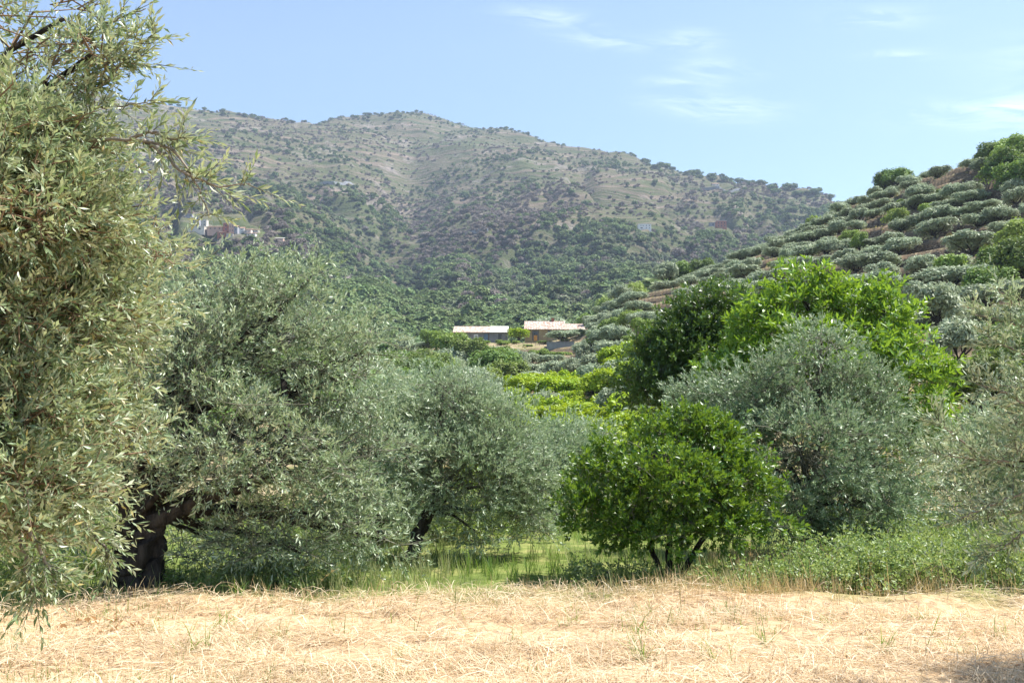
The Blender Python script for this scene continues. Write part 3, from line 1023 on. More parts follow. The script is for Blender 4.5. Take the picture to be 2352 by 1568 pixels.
big_tree('orange_tree', 'rounded bright green orange tree with several thin dark stems', 'orange tree', 15,
         [Pt(1538, 1335, 13.6), Pt(1535, 1270, 13.6), Pt(1540, 1215, 13.6)],
         [lobe(1490, 1050, 13.8, 115, 80), lobe(1610, 1040, 13.9, 110, 80), lobe(1400, 1120, 13.5, 90, 80), lobe(1540, 1130, 13.1, 120, 95), lobe(1690, 1120, 13.6, 90, 80),
          lobe(1335, 1185, 13.4, 50, 55), lobe(1765, 1180, 13.6, 42, 50), lobe(1550, 985, 13.8, 75, 35), lobe(1440, 1200, 13.0, 80, 45), lobe(1640, 1200, 13.1, 90, 48), lobe(1720, 1070, 13.9, 40, 40), lobe(1540, 1225, 12.9, 120, 35, .4)],
         M['citrus'], 5200, .15, 4, .080, .038, spread=50, bunch=.8, droop=.10, trunk_r=(.05, .035), cl_r=.115, limbs_r=.02, shell=.85, dens_noise=.40, upb=.6,
         extra_stems=[[Pt(1528, 1335, 13.55), Pt(1500, 1270, 13.5), Pt(1480, 1210, 13.4), .045], [Pt(1552, 1335, 13.6), Pt(1590, 1270, 13.6), Pt(1630, 1215, 13.6), .05],
                      [Pt(1545, 1330, 13.5), Pt(1560, 1270, 13.45), Pt(1570, 1210, 13.4), .035]], gnarl=.12, per=3)
big_tree('olive_tree', 'tall rounded dark grey-green olive standing behind the orange tree', 'olive tree', 16,
         [Pt(1870, 1300, 16.2), Pt(1865, 1230, 16.2), Pt(1870, 1160, 16.2)],
         [lobe(1870, 850, 16.6, 110, 90), lobe(1760, 910, 16.4, 120, 100), lobe(1975, 920, 16.6, 105, 100), lobe(1670, 900, 16.8, 90, 55), lobe(1600, 930, 17, 60, 50), lobe(1850, 1040, 15.6, 160, 130),
          lobe(2030, 1060, 16.2, 95, 120), lobe(1965, 1180, 15.8, 120, 85), lobe(1800, 1170, 15.5, 80, 100), lobe(1885, 785, 16.7, 55, 40), lobe(1920, 1240, 15.6, 110, 50), lobe(1700, 1030, 16.4, 110, 100),
          lobe(2060, 1170, 16.4, 60, 80)],
         M['olive_dark'], 10800, .13, 5, .072, .025, droop=.06, trunk_r=(.17, .13), cl_r=.19, limbs_r=.035, shell=.8, dens_noise=.38, upb=.3)
big_tree('chestnut_tree', 'bright green chestnut with tufted upright shoots, behind the tall dark olive', 'chestnut tree', 17,
         [Pt(2000, 1230, 24), Pt(1990, 1120, 24), Pt(1985, 1020, 24)],
         [lobe(1850, 720, 24, 85, 45), lobe(1965, 735, 24.2, 110, 55), lobe(2050, 800, 24, 80, 80), lobe(2095, 920, 24, 85, 85), lobe(1760, 770, 24, 80, 60), lobe(1700, 830, 24, 60, 60),
          lobe(2110, 1010, 24.2, 80, 60), lobe(1832, 655, 24.3, 26, 30, .3), lobe(1970, 860, 23.2, 130, 100), lobe(1850, 830, 23.2, 110, 80), lobe(2030, 690, 24, 20, 20, .3, .8), lobe(1920, 680, 24, 20, 22, .3, .8),
          lobe(1700, 900, 24.5, 90, 90), lobe(2110, 840, 24, 50, 50), lobe(1790, 690, 24.2, 50, 30)],
         M['chestnut'], 2900, .34, 3, .20, .070, spread=62, bunch=1.6, droop=.10, trunk_r=(.2, .15), cl_r=.17, limbs_r=.06, shell=.95, dens_noise=.18, upb=1.0, per=4)
big_tree('evergreen_tree', 'dark glossy evergreen tree left of the bright chestnut', 'evergreen tree', 18,
         [Pt(1600, 1100, 27), Pt(1600, 1000, 27), Pt(1600, 930, 27)],
         [lobe(1625, 755, 27, 80, 60), lobe(1565, 800, 27, 80, 70), lobe(1510, 870, 26.8, 55, 60), lobe(1690, 720, 27, 55, 38), lobe(1640, 860, 26.6, 90, 80), lobe(1740, 715, 27.3, 50, 30),
          lobe(1540, 910, 26.6, 70, 50), lobe(1500, 820, 27, 45, 45), lobe(1480, 890, 27, 35, 40), lobe(1620, 710, 27, 60, 40)],
         M['dark_tree'], 5200, .22, 4, .13, .06, spread=55, bunch=1.0, droop=.10, trunk_r=(.2, .15), cl_r=.25, limbs_r=.04, shell=.75, dens_noise=.22, upb=.6, per=3)
big_tree('olive_tree', 'loose silvery olive with thin branches reaching in at the right edge', 'olive tree', 19,
         [(4.9, 7.4, 0), (4.7, 7.2, .9), (4.4, 7.0, 1.5)],
         [lobe(2370, 800, 6.6, 50, 60, .3, .8), lobe(2400, 960, 6.5, 80, 110, .5), lobe(2335, 1060, 6.8, 60, 80, .4, .8), lobe(2250, 1060, 7.2, 45, 50, .3, .5), lobe(2375, 1200, 6.6, 80, 50, .4, .7),
          (np.array([5.75, 8.1, 3.0]), np.array([.65, .6, .5]), 1.0), (np.array([6.4, 8.2, 5.0]), np.array([.7, .6, .5]), 1.0), lobe(2500, 950, 6.6, 100, 240, .6, .7), lobe(2250, 1150, 7.2, 40, 35, .3, .4), lobe(2330, 900, 6.9, 45, 50, .3, .5)],
         M['olive'], 2500, .13, 6, .048, .0150, spread=40, droop=.08, tpl=T_LO, trunk_r=(.15, .11), cl_r=.11, limbs_r=.022, shell=.5, dens_noise=.32, rnd=.7)
right_olive = bpy.data.objects['olive_tree.006']
spray_branch('', '', 7, [[(2400, 760, 6.5), (2320, 740, 6.4), (2230, 720, 6.3)], [(2400, 720, 6.5), (2330, 700, 6.4), (2290, 660, 6.3)], [(2380, 820, 6.4), (2320, 800, 6.3), (2270, 770, 6.3)],
                         [(2330, 1060, 6.6), (2230, 1055, 6.6), (2140, 1040, 6.7)], [(2260, 1050, 6.6), (2190, 1000, 6.6), (2150, 960, 6.6)], [(2400, 960, 6.4), (2310, 900, 6.3), (2240, 880, 6.3)],
                         [(2350, 1130, 6.5), (2250, 1170, 6.5), (2190, 1200, 6.5)], [(2380, 1200, 6.4), (2300, 1260, 6.4), (2240, 1290, 6.4)]],
             M['olive'], 34, .048, .0150, .008, n_obj=300, into=right_olive, droop=.05)
big_tree('olive_tree', 'soft silver olive standing back, between the tall dark olive and the right edge', 'olive tree', 23,
         [Pt(2270, 1225, 21), Pt(2275, 1180, 21), Pt(2270, 1130, 21)],
         [lobe(2240, 1080, 21, 65, 75), lobe(2320, 1030, 21, 80, 90), lobe(2255, 985, 21.5, 60, 55), lobe(2350, 1130, 21, 80, 60), lobe(2190, 1130, 21.5, 40, 50)],
         M['olive'], 2300, .2, 5, .09, .03, droop=.12, trunk_r=(.14, .10), cl_r=.22, limbs_r=.03, dens_noise=.25)

# ------------------------------------------------------------------ trees seen from afar: a few shapes, copied one by one
ORD = ['first', 'second', 'third', 'fourth', 'fifth', 'sixth', 'seventh', 'eighth', 'ninth', 'tenth', 'eleventh', 'twelfth', 'thirteenth', 'fourteenth',
       'fifteenth', 'sixteenth', 'seventeenth', 'eighteenth', 'nineteenth', 'twentieth']


def ordinal(n):
    if n < 20: return ORD[n]
    tens = {20: 'twenty', 30: 'thirty', 40: 'forty', 50: 'fifty', 60: 'sixty'}
    n1 = n + 1
    t, o = n1 // 10 * 10, n1 % 10
    if t not in tens: return str(n1) + 'th'
    return tens[t] + '-' + ORD[o - 1] if o else tens[t][:-1] + 'ieth'


def crown_mesh(name, seed, mat, lobes, n, size, jit=.55, tri=False, hollow=0.0, core=True, long=1.0, upn=.75):
    """Crown of leaf clumps facing outwards on several uneven lobes; base of the tree at z=0."""
    rng = np.random.default_rng(seed)
    vol = np.array([l[1][0] * l[1][1] + l[1][0] * l[1][2] for l in lobes])
    li = rng.choice(len(lobes), n, p=vol / vol.sum())
    c = np.array([l[0] for l in lobes], float)[li]
    rr = np.array([l[1] for l in lobes], float)[li]
    q = unit(rng.normal(0, 1, (n, 3)))
    q[:, 2] = np.where(q[:, 2] < -.5, -q[:, 2], q[:, 2])
    bump = .72 + .5 * fbm(q[:, 0] * 2.6 + seed + li * 3.1, q[:, 1] * 2.6 + q[:, 2] * 2.1 + li, seed, 3)
    r = bump * (1 - hollow * rng.uniform(0, 1, n) ** 1.6) * np.where(rng.uniform(0, 1, n) < .3, rng.uniform(1, 1.28, n), 1)
    pos = c + q * rr * r[:, None]
    ok = pos[:, 2] > .25
    pos, q = pos[ok], q[ok]
    n = len(pos)
    nr = unit(q + rng.normal(0, jit, (n, 3)) + np.array([0, 0, upn]))
    a = unit(np.cross(nr, rng.normal(0, 1, (n, 3))))
    b = np.cross(nr, a)
    s = size * rng.uniform(.6, 1.4, (n, 1))
    V = np.stack([pos - a * s * long, pos - b * s * .55, pos + a * s * long, pos + b * s * .6 + nr * s * .2], 1).reshape(-1, 3)
    Fq = np.arange(n * 4).reshape(-1, 4)
    acc = Acc()
    if tri:
        acc.add(V, np.concatenate([Fq[:, :3], Fq[:, [0, 2, 3]]]))
    else:
        acc.add(V, Fq)
    return acc.mesh(name, [mat])


def trunk_mesh(name, seed, h, r, tips, mat, lean=.2):
    rng = np.random.default_rng(seed)
    acc = Acc()
    fork = np.array([rng.uniform(-lean, lean), rng.uniform(-lean, lean), h])
    tube(acc, curve_pts((0, 0, -.5), fork, 6, wob=.03, rng=rng), np.linspace(r * 1.35, r * .8, 6), 7, .3, seed)
    for t in tips:
        tube(acc, curve_pts(fork - np.array([0, 0, .1]), t, 5, wob=.05, rng=rng), np.linspace(r * .62, r * .2, 5), 5, .1, seed)
    return acc.mesh(name, [mat], smooth=True)


KIND = {}


def make_kind(kind, variants, mat, bark='bark', n=2600, size=.17, Rc=2.2, Hc=2.6, base=1.0, nl=6, tr=.14, jit=.55, hollow=.45, long=1.0, flat=1.0):
    out = []
    for k in range(variants):
        rng = np.random.default_rng(hash(kind) % 1 + 100 + k * 7 + len(kind) * 13)
        lobes = [((0, 0, base + Hc * .5), (Rc * .72, Rc * .72, Hc * .48 * flat))]
        nk = max(3, nl + int(rng.integers(-2, 3)))
        for j in range(nk):
            an = j * 6.283 / nk + rng.uniform(-.4, .4)
            rr = Rc * rng.uniform(.42, .78)
            lobes.append(((math.cos(an) * rr, math.sin(an) * rr, base + Hc * rng.uniform(.25, .74)), (Rc * rng.uniform(.28, .5), Rc * rng.uniform(.28, .5), Hc * rng.uniform(.26, .40) * flat)))
        cm = crown_mesh('crown', 300 + k + len(kind), mat, lobes, n, size, jit, hollow=hollow, long=long)
        tm = trunk_mesh('trunk', 40 + k, base * .9 + .1, tr, [l[0] for l in lobes[1:]], M[bark])
        out.append((tm, cm))
    KIND[kind] = out


make_kind('olive_mid', 6, M['olive_far'], n=4600, size=.16, Rc=2.7, Hc=3.3, base=.75, nl=7, tr=.17, jit=.8, hollow=.6, long=1.3)
make_kind('citrus_mid', 3, M['citrus_far'], n=3000, size=.15, Rc=2.0, Hc=2.3, base=.25, nl=9, tr=.08, jit=.85, hollow=.5)
make_kind('broad_mid', 3, M['broad'], n=6500, size=.21, Rc=4.0, Hc=5.6, base=.5, nl=8, tr=.22, jit=.6, hollow=.4)
make_kind('light_mid', 3, M['broad_light'], n=4600, size=.19, Rc=3.2, Hc=4.0, base=.4, nl=7, tr=.15, jit=.6, hollow=.4)
make_kind('bush_mid', 2, M['broad_light'], n=1500, size=.14, Rc=1.3, Hc=1.5, base=.1, nl=5, tr=.05, jit=.6, hollow=.3)
make_kind('fig_mid', 1, M['dark_tree'], n=2400, size=.2, Rc=2.2, Hc=3.4, base=.4, nl=6, tr=.12, jit=.6, hollow=.4)
make_kind('far_tree', 5, M['far_green'], n=420, size=.75, Rc=4.2, Hc=5.2, base=.6, nl=5, tr=.3, jit=.45, hollow=.15)
make_kind('far_sage', 4, M['far_sage'], n=260, size=.62, Rc=2.9, Hc=3.2, base=.5, nl=4, tr=.22, jit=.45, hollow=.15)
make_kind('far_bare', 4, M['bare'], n=330, size=.7, Rc=4.0, Hc=4.6, base=.8, nl=5, tr=.3, jit=.9, hollow=.5)


def place(kind, name, x, y, s, rng, label, cat, group=None, parts=True, sink=0.05, sz=None, z=None):
    tm, cm = KIND[kind][int(rng.integers(0, len(KIND[kind])))]
    zz = (Hs(x, y) if z is None else z) - sink
    if parts:
        root = empty(name, (x, y, zz), rng.uniform(0, 6.28), label, cat, group)
        s3 = (s * rng.uniform(.78, 1.25), s * rng.uniform(.78, 1.25), (sz or s) * rng.uniform(.92, 1.08))
        root.scale = s3
        link(bpy.data.objects.new('trunk', tm), root)
        link(bpy.data.objects.new('crown', cm), root)
    else:
        root = bpy.data.objects.new(name, cm)
        link(root)
        root.location = (x, y, zz)
        root.rotation_euler = (0, 0, rng.uniform(0, 6.28))
        root.scale = (s * rng.uniform(.85, 1.15), s * rng.uniform(.85, 1.15), (sz or s) * rng.uniform(.8, 1.2))
        tag(root, label, cat, group)
    return root


rng = np.random.default_rng(77)
HT = {'olive_mid': 4.0, 'citrus_mid': 2.6, 'broad_mid': 6.1, 'light_mid': 4.4, 'bush_mid': 1.65, 'fig_mid': 3.8}


def cap(kind, x, y, sz):
    """keep trees below the farmhouses low enough for the houses to show over them"""
    u = 1176 + F * x / y
    if not (880 < u < 1365 and y < 234): return sz
    lim = np.interp(u, [880, 1000, 1040, 1090, 1100, 1160, 1170, 1200, 1215, 1245, 1255, 1320, 1330, 1365], [762, 765, 764, 766, 788, 790, 778, 778, 792, 792, 806, 808, 790, 775])
    ztop = P(u, lim, y).z
    return min(sz, (ztop - Hs(x, y)) / HT[kind] / 1.05)


# yellow-green orchard on the low ground
k = 0
orch = []
for r_, yy in enumerate(np.arange(52, 116, 2.7)):
    for xx in np.arange(-1.5, 24, 2.6):
        x, y = xx + rng.normal(0, .35), yy + rng.normal(0, .35) + (1.2 if int(xx / 2.6) % 2 else 0)
        u = 1176 + F * x / y
        if 1120 + (y - 60) * .6 < u < 1520 and y < 121:
            orch.append((x, y, r_))
silver = {(12, 3), (15, 1), (18, 4)}
row_count = {}
for x, y, r_ in orch:
    j = row_count.get(r_, 0)
    row_count[r_] = j + 1
    if (r_, j) in silver or rng.uniform() < .025:
        place('olive_mid', 'olive_tree', x, y, .75, rng, 'silver olive in the yellow-green orchard, %s row from the meadow, %s from the left' % (ordinal(r_), ordinal(j)), 'olive tree', 'olives in the orchard')
    else:
        place('citrus_mid', 'orchard_tree', x, y, rng.uniform(.75, 1.05), rng, 'yellow-green orchard tree, %s from the left, %s row from the meadow' % (ordinal(j), ordinal(r_)), 'orchard tree', 'yellow-green orchard trees')

# olives along the terraces
ymax = 285
taken = []
specials = [  # u, v of the crown's middle, distance, kind, scale, height scale, label, category
    (905, 800, 190, 'broad_mid', 1.0, 1.0, 'bushy mid-green tree at the far left of the thicket below the grey farmhouse', 'tree'),
    (960, 800, 180, 'broad_mid', 1.05, 1.0, 'round green tree, middle of the thicket below the grey farmhouse', 'tree'),
    (1040, 790, 200, 'light_mid', 1.45, 1.7, 'tall bright green tree just below the left end of the grey farmhouse', 'tree'),
    (1085, 815, 185, 'broad_mid', .95, .95, 'green tree directly below the grey farmhouse front', 'tree'),
    (1010, 830, 165, 'broad_mid', .9, .85, 'lower round tree in front of the thicket left of the farmhouses', 'tree'),
    (1137, 806, 200, 'fig_mid', 1.0, 1.0, 'dark fig tree with large leaves between the thicket and the grey farmhouse', 'fig tree'),
    (1180, 815, 175, 'olive_mid', 1.1, 1.2, 'grey-green olive below the gap between the two farmhouses', 'olive tree'),
    (930, 770, 245, 'olive_mid', 1.3, 1.6, 'grey olive on the open ground left of the grey farmhouse', 'olive tree'),
    (990, 775, 240, 'light_mid', .9, 1.0, 'small yellow-green tree left of the grey farmhouse', 'tree'),
    (885, 765, 235, 'fig_mid', 1.4, 1.5, 'dark tree at the edge of the near olive crown, far left of the farmhouses', 'tree'),
    (1272, 715, 276, 'olive_mid', 1.9, 2.1, 'large olive rising behind the tiled roof of the ochre farmhouse', 'olive tree'),
    (1225, 740, 268, 'light_mid', .9, .8, 'bright hedge-like tree against the left wall of the ochre farmhouse', 'tree'),
    (1290, 770, 236, 'olive_mid', 1.25, .72, 'olive in front of the right half of the ochre farmhouse', 'olive tree'),
    (1330, 770, 240, 'olive_mid', 1.0, .42, 'olive in front of the tiled annex', 'olive tree'),
    (1375, 775, 235, 'olive_mid', 1.2, .75, 'broad olive right of the annex beside the bare earth', 'olive tree'),
    (1425, 765, 240, 'olive_mid', 1.2, 1.1, 'olive second to the right of the annex', 'olive tree'),
    (1395, 690, 285, 'light_mid', 1.1, 1.6, 'upright bright green tree on the rise right of the large olive', 'tree'),
    (1355, 715, 282, 'light_mid', 1.1, 1.2, 'bright green bush on the slope right behind the annex', 'tree'),
    (1460, 670, 270, 'light_mid', 1.2, 1.3, 'yellow-green tree on the crest above the bare terrace', 'tree'),
    (1370, 820, 180, 'bush_mid', 1.9, 2.2, 'fresh green bush below the bare earth and the grey cistern', 'bush'),
    (1290, 805, 205, 'bush_mid', 1.2, 1.6, 'small green bush in front of the grey cistern wall', 'bush'),
    (1248, 800, 208, 'bush_mid', 1.1, 1.5, 'small green bush left of the grey cistern', 'bush'),
    (1565, 640, 250, 'light_mid', 1.3, 1.6, 'bright green tree on the spur left of the terraced olives', 'tree'),
    (1530, 650, 245, 'olive_mid', 1.5, 1.7, 'rounded grey-green tree on the spur beside the bright one', 'olive tree'),
    (1620, 630, 238, 'broad_mid', .95, .95, 'dull green tree on the spur where the olive rows begin', 'tree'),
    (1870, 520, 246, 'bush_mid', 1.8, 1.8, 'small yellow-green bush on the hill crest against the mountain', 'bush'),
    (1975, 570, 170, 'light_mid', .5, .75, 'narrow bright green sapling on a middle terrace', 'sapling'),
    (1800, 625, 178, 'light_mid', .6, .8, 'green sapling between olive rows on the lower terraces', 'sapling'),
    (2060, 455, 236, 'broad_mid', .95, .9, 'green tree on the hill crest against the sky, left of the terrace wall', 'tree'),
    (2030, 480, 238, 'broad_mid', .75, .8, 'dark green tree at the left foot of the hill skyline', 'tree'),
    (2290, 380, 196, 'broad_mid', .9, .8, 'large green tree on the skyline at the top of the terraced hill', 'tree'),
    (2345, 380, 188, 'light_mid', 1.4, 1.2, 'bright green tree by the right edge on the hill top', 'tree'),
    (2310, 430, 172, 'broad_mid', 1.05, 1.05, 'olive-green tree below the hill top trees near the right edge', 'tree'),
    (2350, 450, 165, 'broad_mid', 1.0, 1.0, 'dense green tree in the shaded upper corner of the hill', 'tree'),
    (2345, 560, 130, 'light_mid', 1.0, 1.05, 'bright yellow-green tree at the right edge halfway up the hill', 'tree'),
    (2300, 620, 112, 'broad_mid', .8, .85, 'dull green tree at the right edge below the bright one', 'tree'),
    (2350, 640, 108, 'broad_mid', .85, .9, 'tall dull green tree touching the right edge low on the hill', 'tree'),
    (2270, 670, 100, 'broad_mid', .7, .75, 'dark spreading tree above the near silvery olive', 'tree'),
    (2185, 630, 122, 'bush_mid', 1.3, 1.5, 'small bright bush among the lower right terraces', 'bush'),
    (2200, 800, 62, 'olive_mid', .75, .85, 'grey-green olive in the dip behind the chestnut, nearer its right side', 'olive tree'),
    (2260, 830, 48, 'broad_mid', .5, .55, 'dull green leafy tree behind the near silvery olive', 'tree'),
    (2150, 740, 80, 'olive_mid', 1.0, 1.1, 'round silver olive just above the right shoulder of the chestnut', 'olive tree'),
    (2330, 800, 54, 'broad_mid', .6, .7, 'green tree in the hollow by the right edge', 'tree'),
]
rs = np.random.default_rng(5)
for (u, v, Y, kind, s, sz, label, cat) in specials:
    dx, dy, dz = ray(u, v)
    x = dx * Y / dy
    nm = {'olive tree': 'olive_tree', 'fig tree': 'fig_tree', 'bush': 'bush', 'sapling': 'sapling', 'tree': 'broadleaf_tree'}[cat]
    if Y < 234: sz = cap(kind, x, Y, sz)
    if sz < .3: continue
    place(kind, nm, x, Y, s, rs, label, cat, sz=sz)
    taken.append((x, Y, s * 2.6))

# thicket on the low ground left of the orchard, below the grey farmhouse
k_ = 0
spots = []
for _ in range(1500):
    yy = rs.uniform(66, 205)
    aa = rs.uniform(-.34, .0 if yy > 120 else -.03)
    x = aa * yy
    if any(math.hypot(x - t[0], yy - t[1]) < 5.6 for t in spots) or any(math.hypot(x - t[0], yy - t[1]) < t[2] * .8 for t in taken): continue
    spots.append((x, yy))
    if len(spots) >= 100: break
spots.sort(key=lambda t: t[0] / t[1])
kinds_ = ['broad_mid', 'olive_mid', 'light_mid', 'broad_mid', 'olive_mid']
for k_, (x, yy) in enumerate(spots):
    kd_ = kinds_[int(rs.integers(0, 5))]
    s_ = rs.uniform(.6, .95) if kd_ != 'olive_mid' else rs.uniform(.8, 1.2)
    z_ = cap(kd_, x, yy, s_)
    if z_ < .4: continue
    place(kd_, 'olive_tree' if kd_ == 'olive_mid' else 'broadleaf_tree', x, yy, s_, rs,
          '%s tree in the thicket left of the orchard, %s from the left' % ({'broad_mid': 'mid-green', 'olive_mid': 'grey-green olive', 'light_mid': 'light green'}[kd_], ordinal(k_)),
          'olive tree' if kd_ == 'olive_mid' else 'tree', 'trees of the thicket left of the orchard', sz=z_)
    taken.append((x, yy, 3))
a_cols = np.arange(-.12, .56, .0015)
levels = {}
for ai in a_cols:
    ys_ = np.arange(64, 284, .4)
    xs_ = ys_ * ai
    z = base_h(xs_, ys_)
    f = level_f(xs_, ys_, z)
    fr = f - np.floor(f)
    kk = np.floor(f).astype(int)
    # forward crossings of the tread's middle
    cr = np.where((fr[:-1] < .42) & (fr[1:] >= .42) & (kk[:-1] == kk[1:]))[0]
    for c in cr:
        levels.setdefault(int(kk[c]), []).append((xs_[c], ys_[c]))
cands = []
for kk, pts in levels.items():
    last = None
    for x, y in pts:
        if last is not None and math.hypot(x - last[0], y - last[1]) < rng.uniform(3.6, 6.0) + (4.5 if rng.uniform() < .10 else 0):
            continue
        last = (x, y)
        u = 1176 + F * x / y
        if u > 2420: continue
        g = float(vnoise(x / 13 + 5, y / 13, 91))
        p = .90
        if y < 215 and u < 1480 and y > 195: p = .55
        if 1330 < u < 1660 and 150 < y < 215: p = .5
        if g < .26: p *= .25
        if u > 2180 and y > 168: p *= .45
        if 1000 < u < 1230 and y > 216: p = 0
        if 1230 <= u < 1350 and y > 212: p = 0
        if y < 118 and u < 1500: p = 0
        if u < 1120: p *= .3
        if rng.uniform() > p: continue
        if any(math.hypot(x - t[0], y - t[1]) < t[2] for t in taken): continue
        cands.append((kk, x, y))
# the ones that show: not hidden behind the near crowns, nearest first
cands.sort(key=lambda c: (c[0], c[1] / c[2]))
byrow = {}
for kk, x, y in cands:
    byrow.setdefault(kk, []).append((x, y))
top = max(byrow)
cnt = 0
for kk in sorted(byrow, reverse=True):
    for j, (x, y) in enumerate(byrow[kk]):
        if cnt >= 285: break
        s = rng.uniform(.75, 1.2)
        y += rng.normal(0, .45)
        sz_ = cap('olive_mid', x, y, rng.uniform(.52, .80))
        if sz_ < .35: continue
        label = 'silvery terrace olive, %s from the left, %s olive row below the crest' % (ordinal(j), ordinal(top - kk))
        if rng.uniform() < .07 and 1176 + F * x / y > 1400:
            place('light_mid' if rng.uniform() < .5 else 'bush_mid', 'broadleaf_tree', x, y, rng.uniform(.5, .8), rng, label.replace('silvery terrace olive', 'green broadleaf tree among olives'), 'tree', 'green trees among the terrace olives')
        else:
            place('olive_mid', 'olive_tree', x, y, s, rng, label, 'olive tree', 'olives planted along the terraces', sz=sz_)
        cnt += 1
print('terrace olives', cnt, 'candidates', len(cands))
# scattered low shrubs and weeds on the terrace banks: too many to count
acc = Acc()
N = 15000
a_ = rng.uniform(-.1, .55, N)
y_ = np.exp(rng.uniform(math.log(34), math.log(280), N))
x_ = a_ * y_
keep = fbm(x_ / 6, y_ / 6, 97, 3) > .44
keep &= ~((np.abs(x_ - 3) < 22) & (np.abs(y_ - 250) < 14))
x_, y_ = x_[keep], y_[keep]
z_ = H(x_, y_)
sz = rng.uniform(.12, .42, len(x_))
for q in range(4):
    off = rng.normal(0, .35, (len(x_), 3)) * sz[:, None] * 1.5
    pos = np.stack([x_, y_, z_ + sz * .3], 1) + off * [1, 1, .5]
    nr = unit(rng.normal(0, .6, (len(x_), 3)) + [0, -.3, .8])
    a = unit(np.cross(nr, rng.normal(0, 1, nr.shape)))
    b = np.cross(nr, a)
    s = sz[:, None] * .7
    V = np.stack([pos - a * s, pos - b * s * .6, pos + a * s, pos + b * s * .6], 1).reshape(-1, 3)
    acc.add(V, np.arange(len(V)).reshape(-1, 4))
M['scrub'] = leaf_mat('dry_scrub_leaf', [(.10, .12, .03), (.20, .18, .07), (.34, .25, .12), (.14, .19, .04)], (.2, .18, .08), .8, .1, .15, (.3, .28, .12), 0.1)
tag(acc.build('undergrowth', M['scrub']), 'low scrub and dry weeds dotted over the terrace banks', 'undergrowth', kind='stuff')

# ---- dry stone terrace walls along the steps
M['drystone'] = None
m, nt, out = new_mat('dry_stone_wall')
vec = mapped(nt, (1, 1, 1.7))
vo = nt.nodes.new('ShaderNodeTexVoronoi'); vo.inputs['Scale'].default_value = 2.6; vo.feature = 'F1'
nt.links.new(vec, vo.inputs['Vector'])
ve = nt.nodes.new('ShaderNodeTexVoronoi'); ve.inputs['Scale'].default_value = 2.6; ve.feature = 'DISTANCE_TO_EDGE'
nt.links.new(vec, ve.inputs['Vector'])
sepc = nt.nodes.new('ShaderNodeSeparateColor'); nt.links.new(vo.outputs['Color'], sepc.inputs[0])
c = ramp(nt, sepc.outputs[0], [(0, (.11, .09, .075)), (.5, (.19, .155, .125)), (1, (.29, .24, .19))])
e = math_n(nt, 'MULTIPLY', ve.outputs['Distance'], 9, clamp=True)
c = mixc_n(nt, e, (.035, .028, .022), c)
p = nt.nodes.new('ShaderNodeBsdfPrincipled'); p.inputs['Roughness'].default_value = .95; p.inputs['Specular IOR Level'].default_value = .15
b = nt.nodes.new('ShaderNodeBump'); b.inputs['Strength'].default_value = 1; b.inputs['Distance'].default_value = .08
nt.links.new(e, b.inputs['Height'])
nt.links.new(c, p.inputs['Base Color']); nt.links.new(b.outputs[0], p.inputs['Normal']); nt.links.new(p.outputs[0], out.inputs[0])
M['drystone'] = m


def wall_strip(pts, h0, h1, th, seed, mat=None, ht=None):
    """wall along pts [(x,y)], bottoms h0[i], tops h1[i]; uneven stone faces"""
    pts = np.array(pts, float)
    n = len(pts)
    tg = unit(np.gradient(pts, axis=0))
    nrm = np.stack([tg[:, 1], -tg[:, 0]], 1)          # towards the viewer when running left to right
    if nrm[:, 1].mean() > 0: nrm = -nrm
    rows_ = 5
    acc = Acc()
    V = []
    for r_ in range(rows_ + 1):
        t = r_ / rows_
        z = h0 + (h1 - h0) * t
        j = (hash2(np.arange(n), np.full(n, r_), seed) - .5) * .16
        q = pts + nrm * (th * .5 - .12 * t + j)[:, None]
        V.append(np.stack([q[:, 0], q[:, 1], z + (j if 0 < r_ else 0)], 1))
    q = pts - nrm * th * .5
    V.append(np.stack([q[:, 0], q[:, 1], h1 + (hash2(np.arange(n), np.full(n, 99), seed) - .5) * .1], 1))
    V.append(np.stack([q[:, 0], q[:, 1], h0], 1))
    V = np.concatenate(V)
    R_ = rows_ + 3
    f = []
    for r_ in range(R_ - 1):
        for i in range(n - 1):
            f.append((r_ * n + i, r_ * n + i + 1, (r_ + 1) * n + i + 1, (r_ + 1) * n + i))
    acc.add(V, f)
    acc.add(V[[r_ * n for r_ in range(R_)]], [tuple(range(R_))])
    acc.add(V[[r_ * n + n - 1 for r_ in range(R_)]], [tuple(range(R_))[::-1]])
    return acc


wl_cols = np.arange(-.085, .545, .0042)
runs = {}
for ci, ai in enumerate(wl_cols):
    ys_ = np.arange(66, 276, .2)
    xs_ = ys_ * ai
    f = level_f(xs_, ys_, base_h(xs_, ys_))
    fr = f - np.floor(f)
    kk = np.floor(f).astype(int)
    for c in np.where((fr[:-1] < .84) & (fr[1:] >= .84) & (kk[:-1] == kk[1:]))[0]:
        runs.setdefault(int(kk[c]), []).append((ci, xs_[c], ys_[c]))
wall_list = []
for kk, pts in runs.items():
    cur = []
    target = rng.integers(7, 22)
    for ci, x, y in pts:
        brk = bool(cur) and (ci - cur[-1][0] > 1 or abs(y - cur[-1][2]) > 3.0)
        g = float(vnoise(x / 8 + kk * 3.3, y / 8, 95))
        gap = g < .42
        if brk or gap or len(cur) >= target:
            if len(cur) >= 4: wall_list.append((kk, cur))
            cur = []
            target = rng.integers(7, 22)
            if gap: continue
        cur.append((ci, x, y))
    if len(cur) >= 4: wall_list.append((kk, cur))
wcount = {}
wk_top = max(k for k, _ in wall_list)
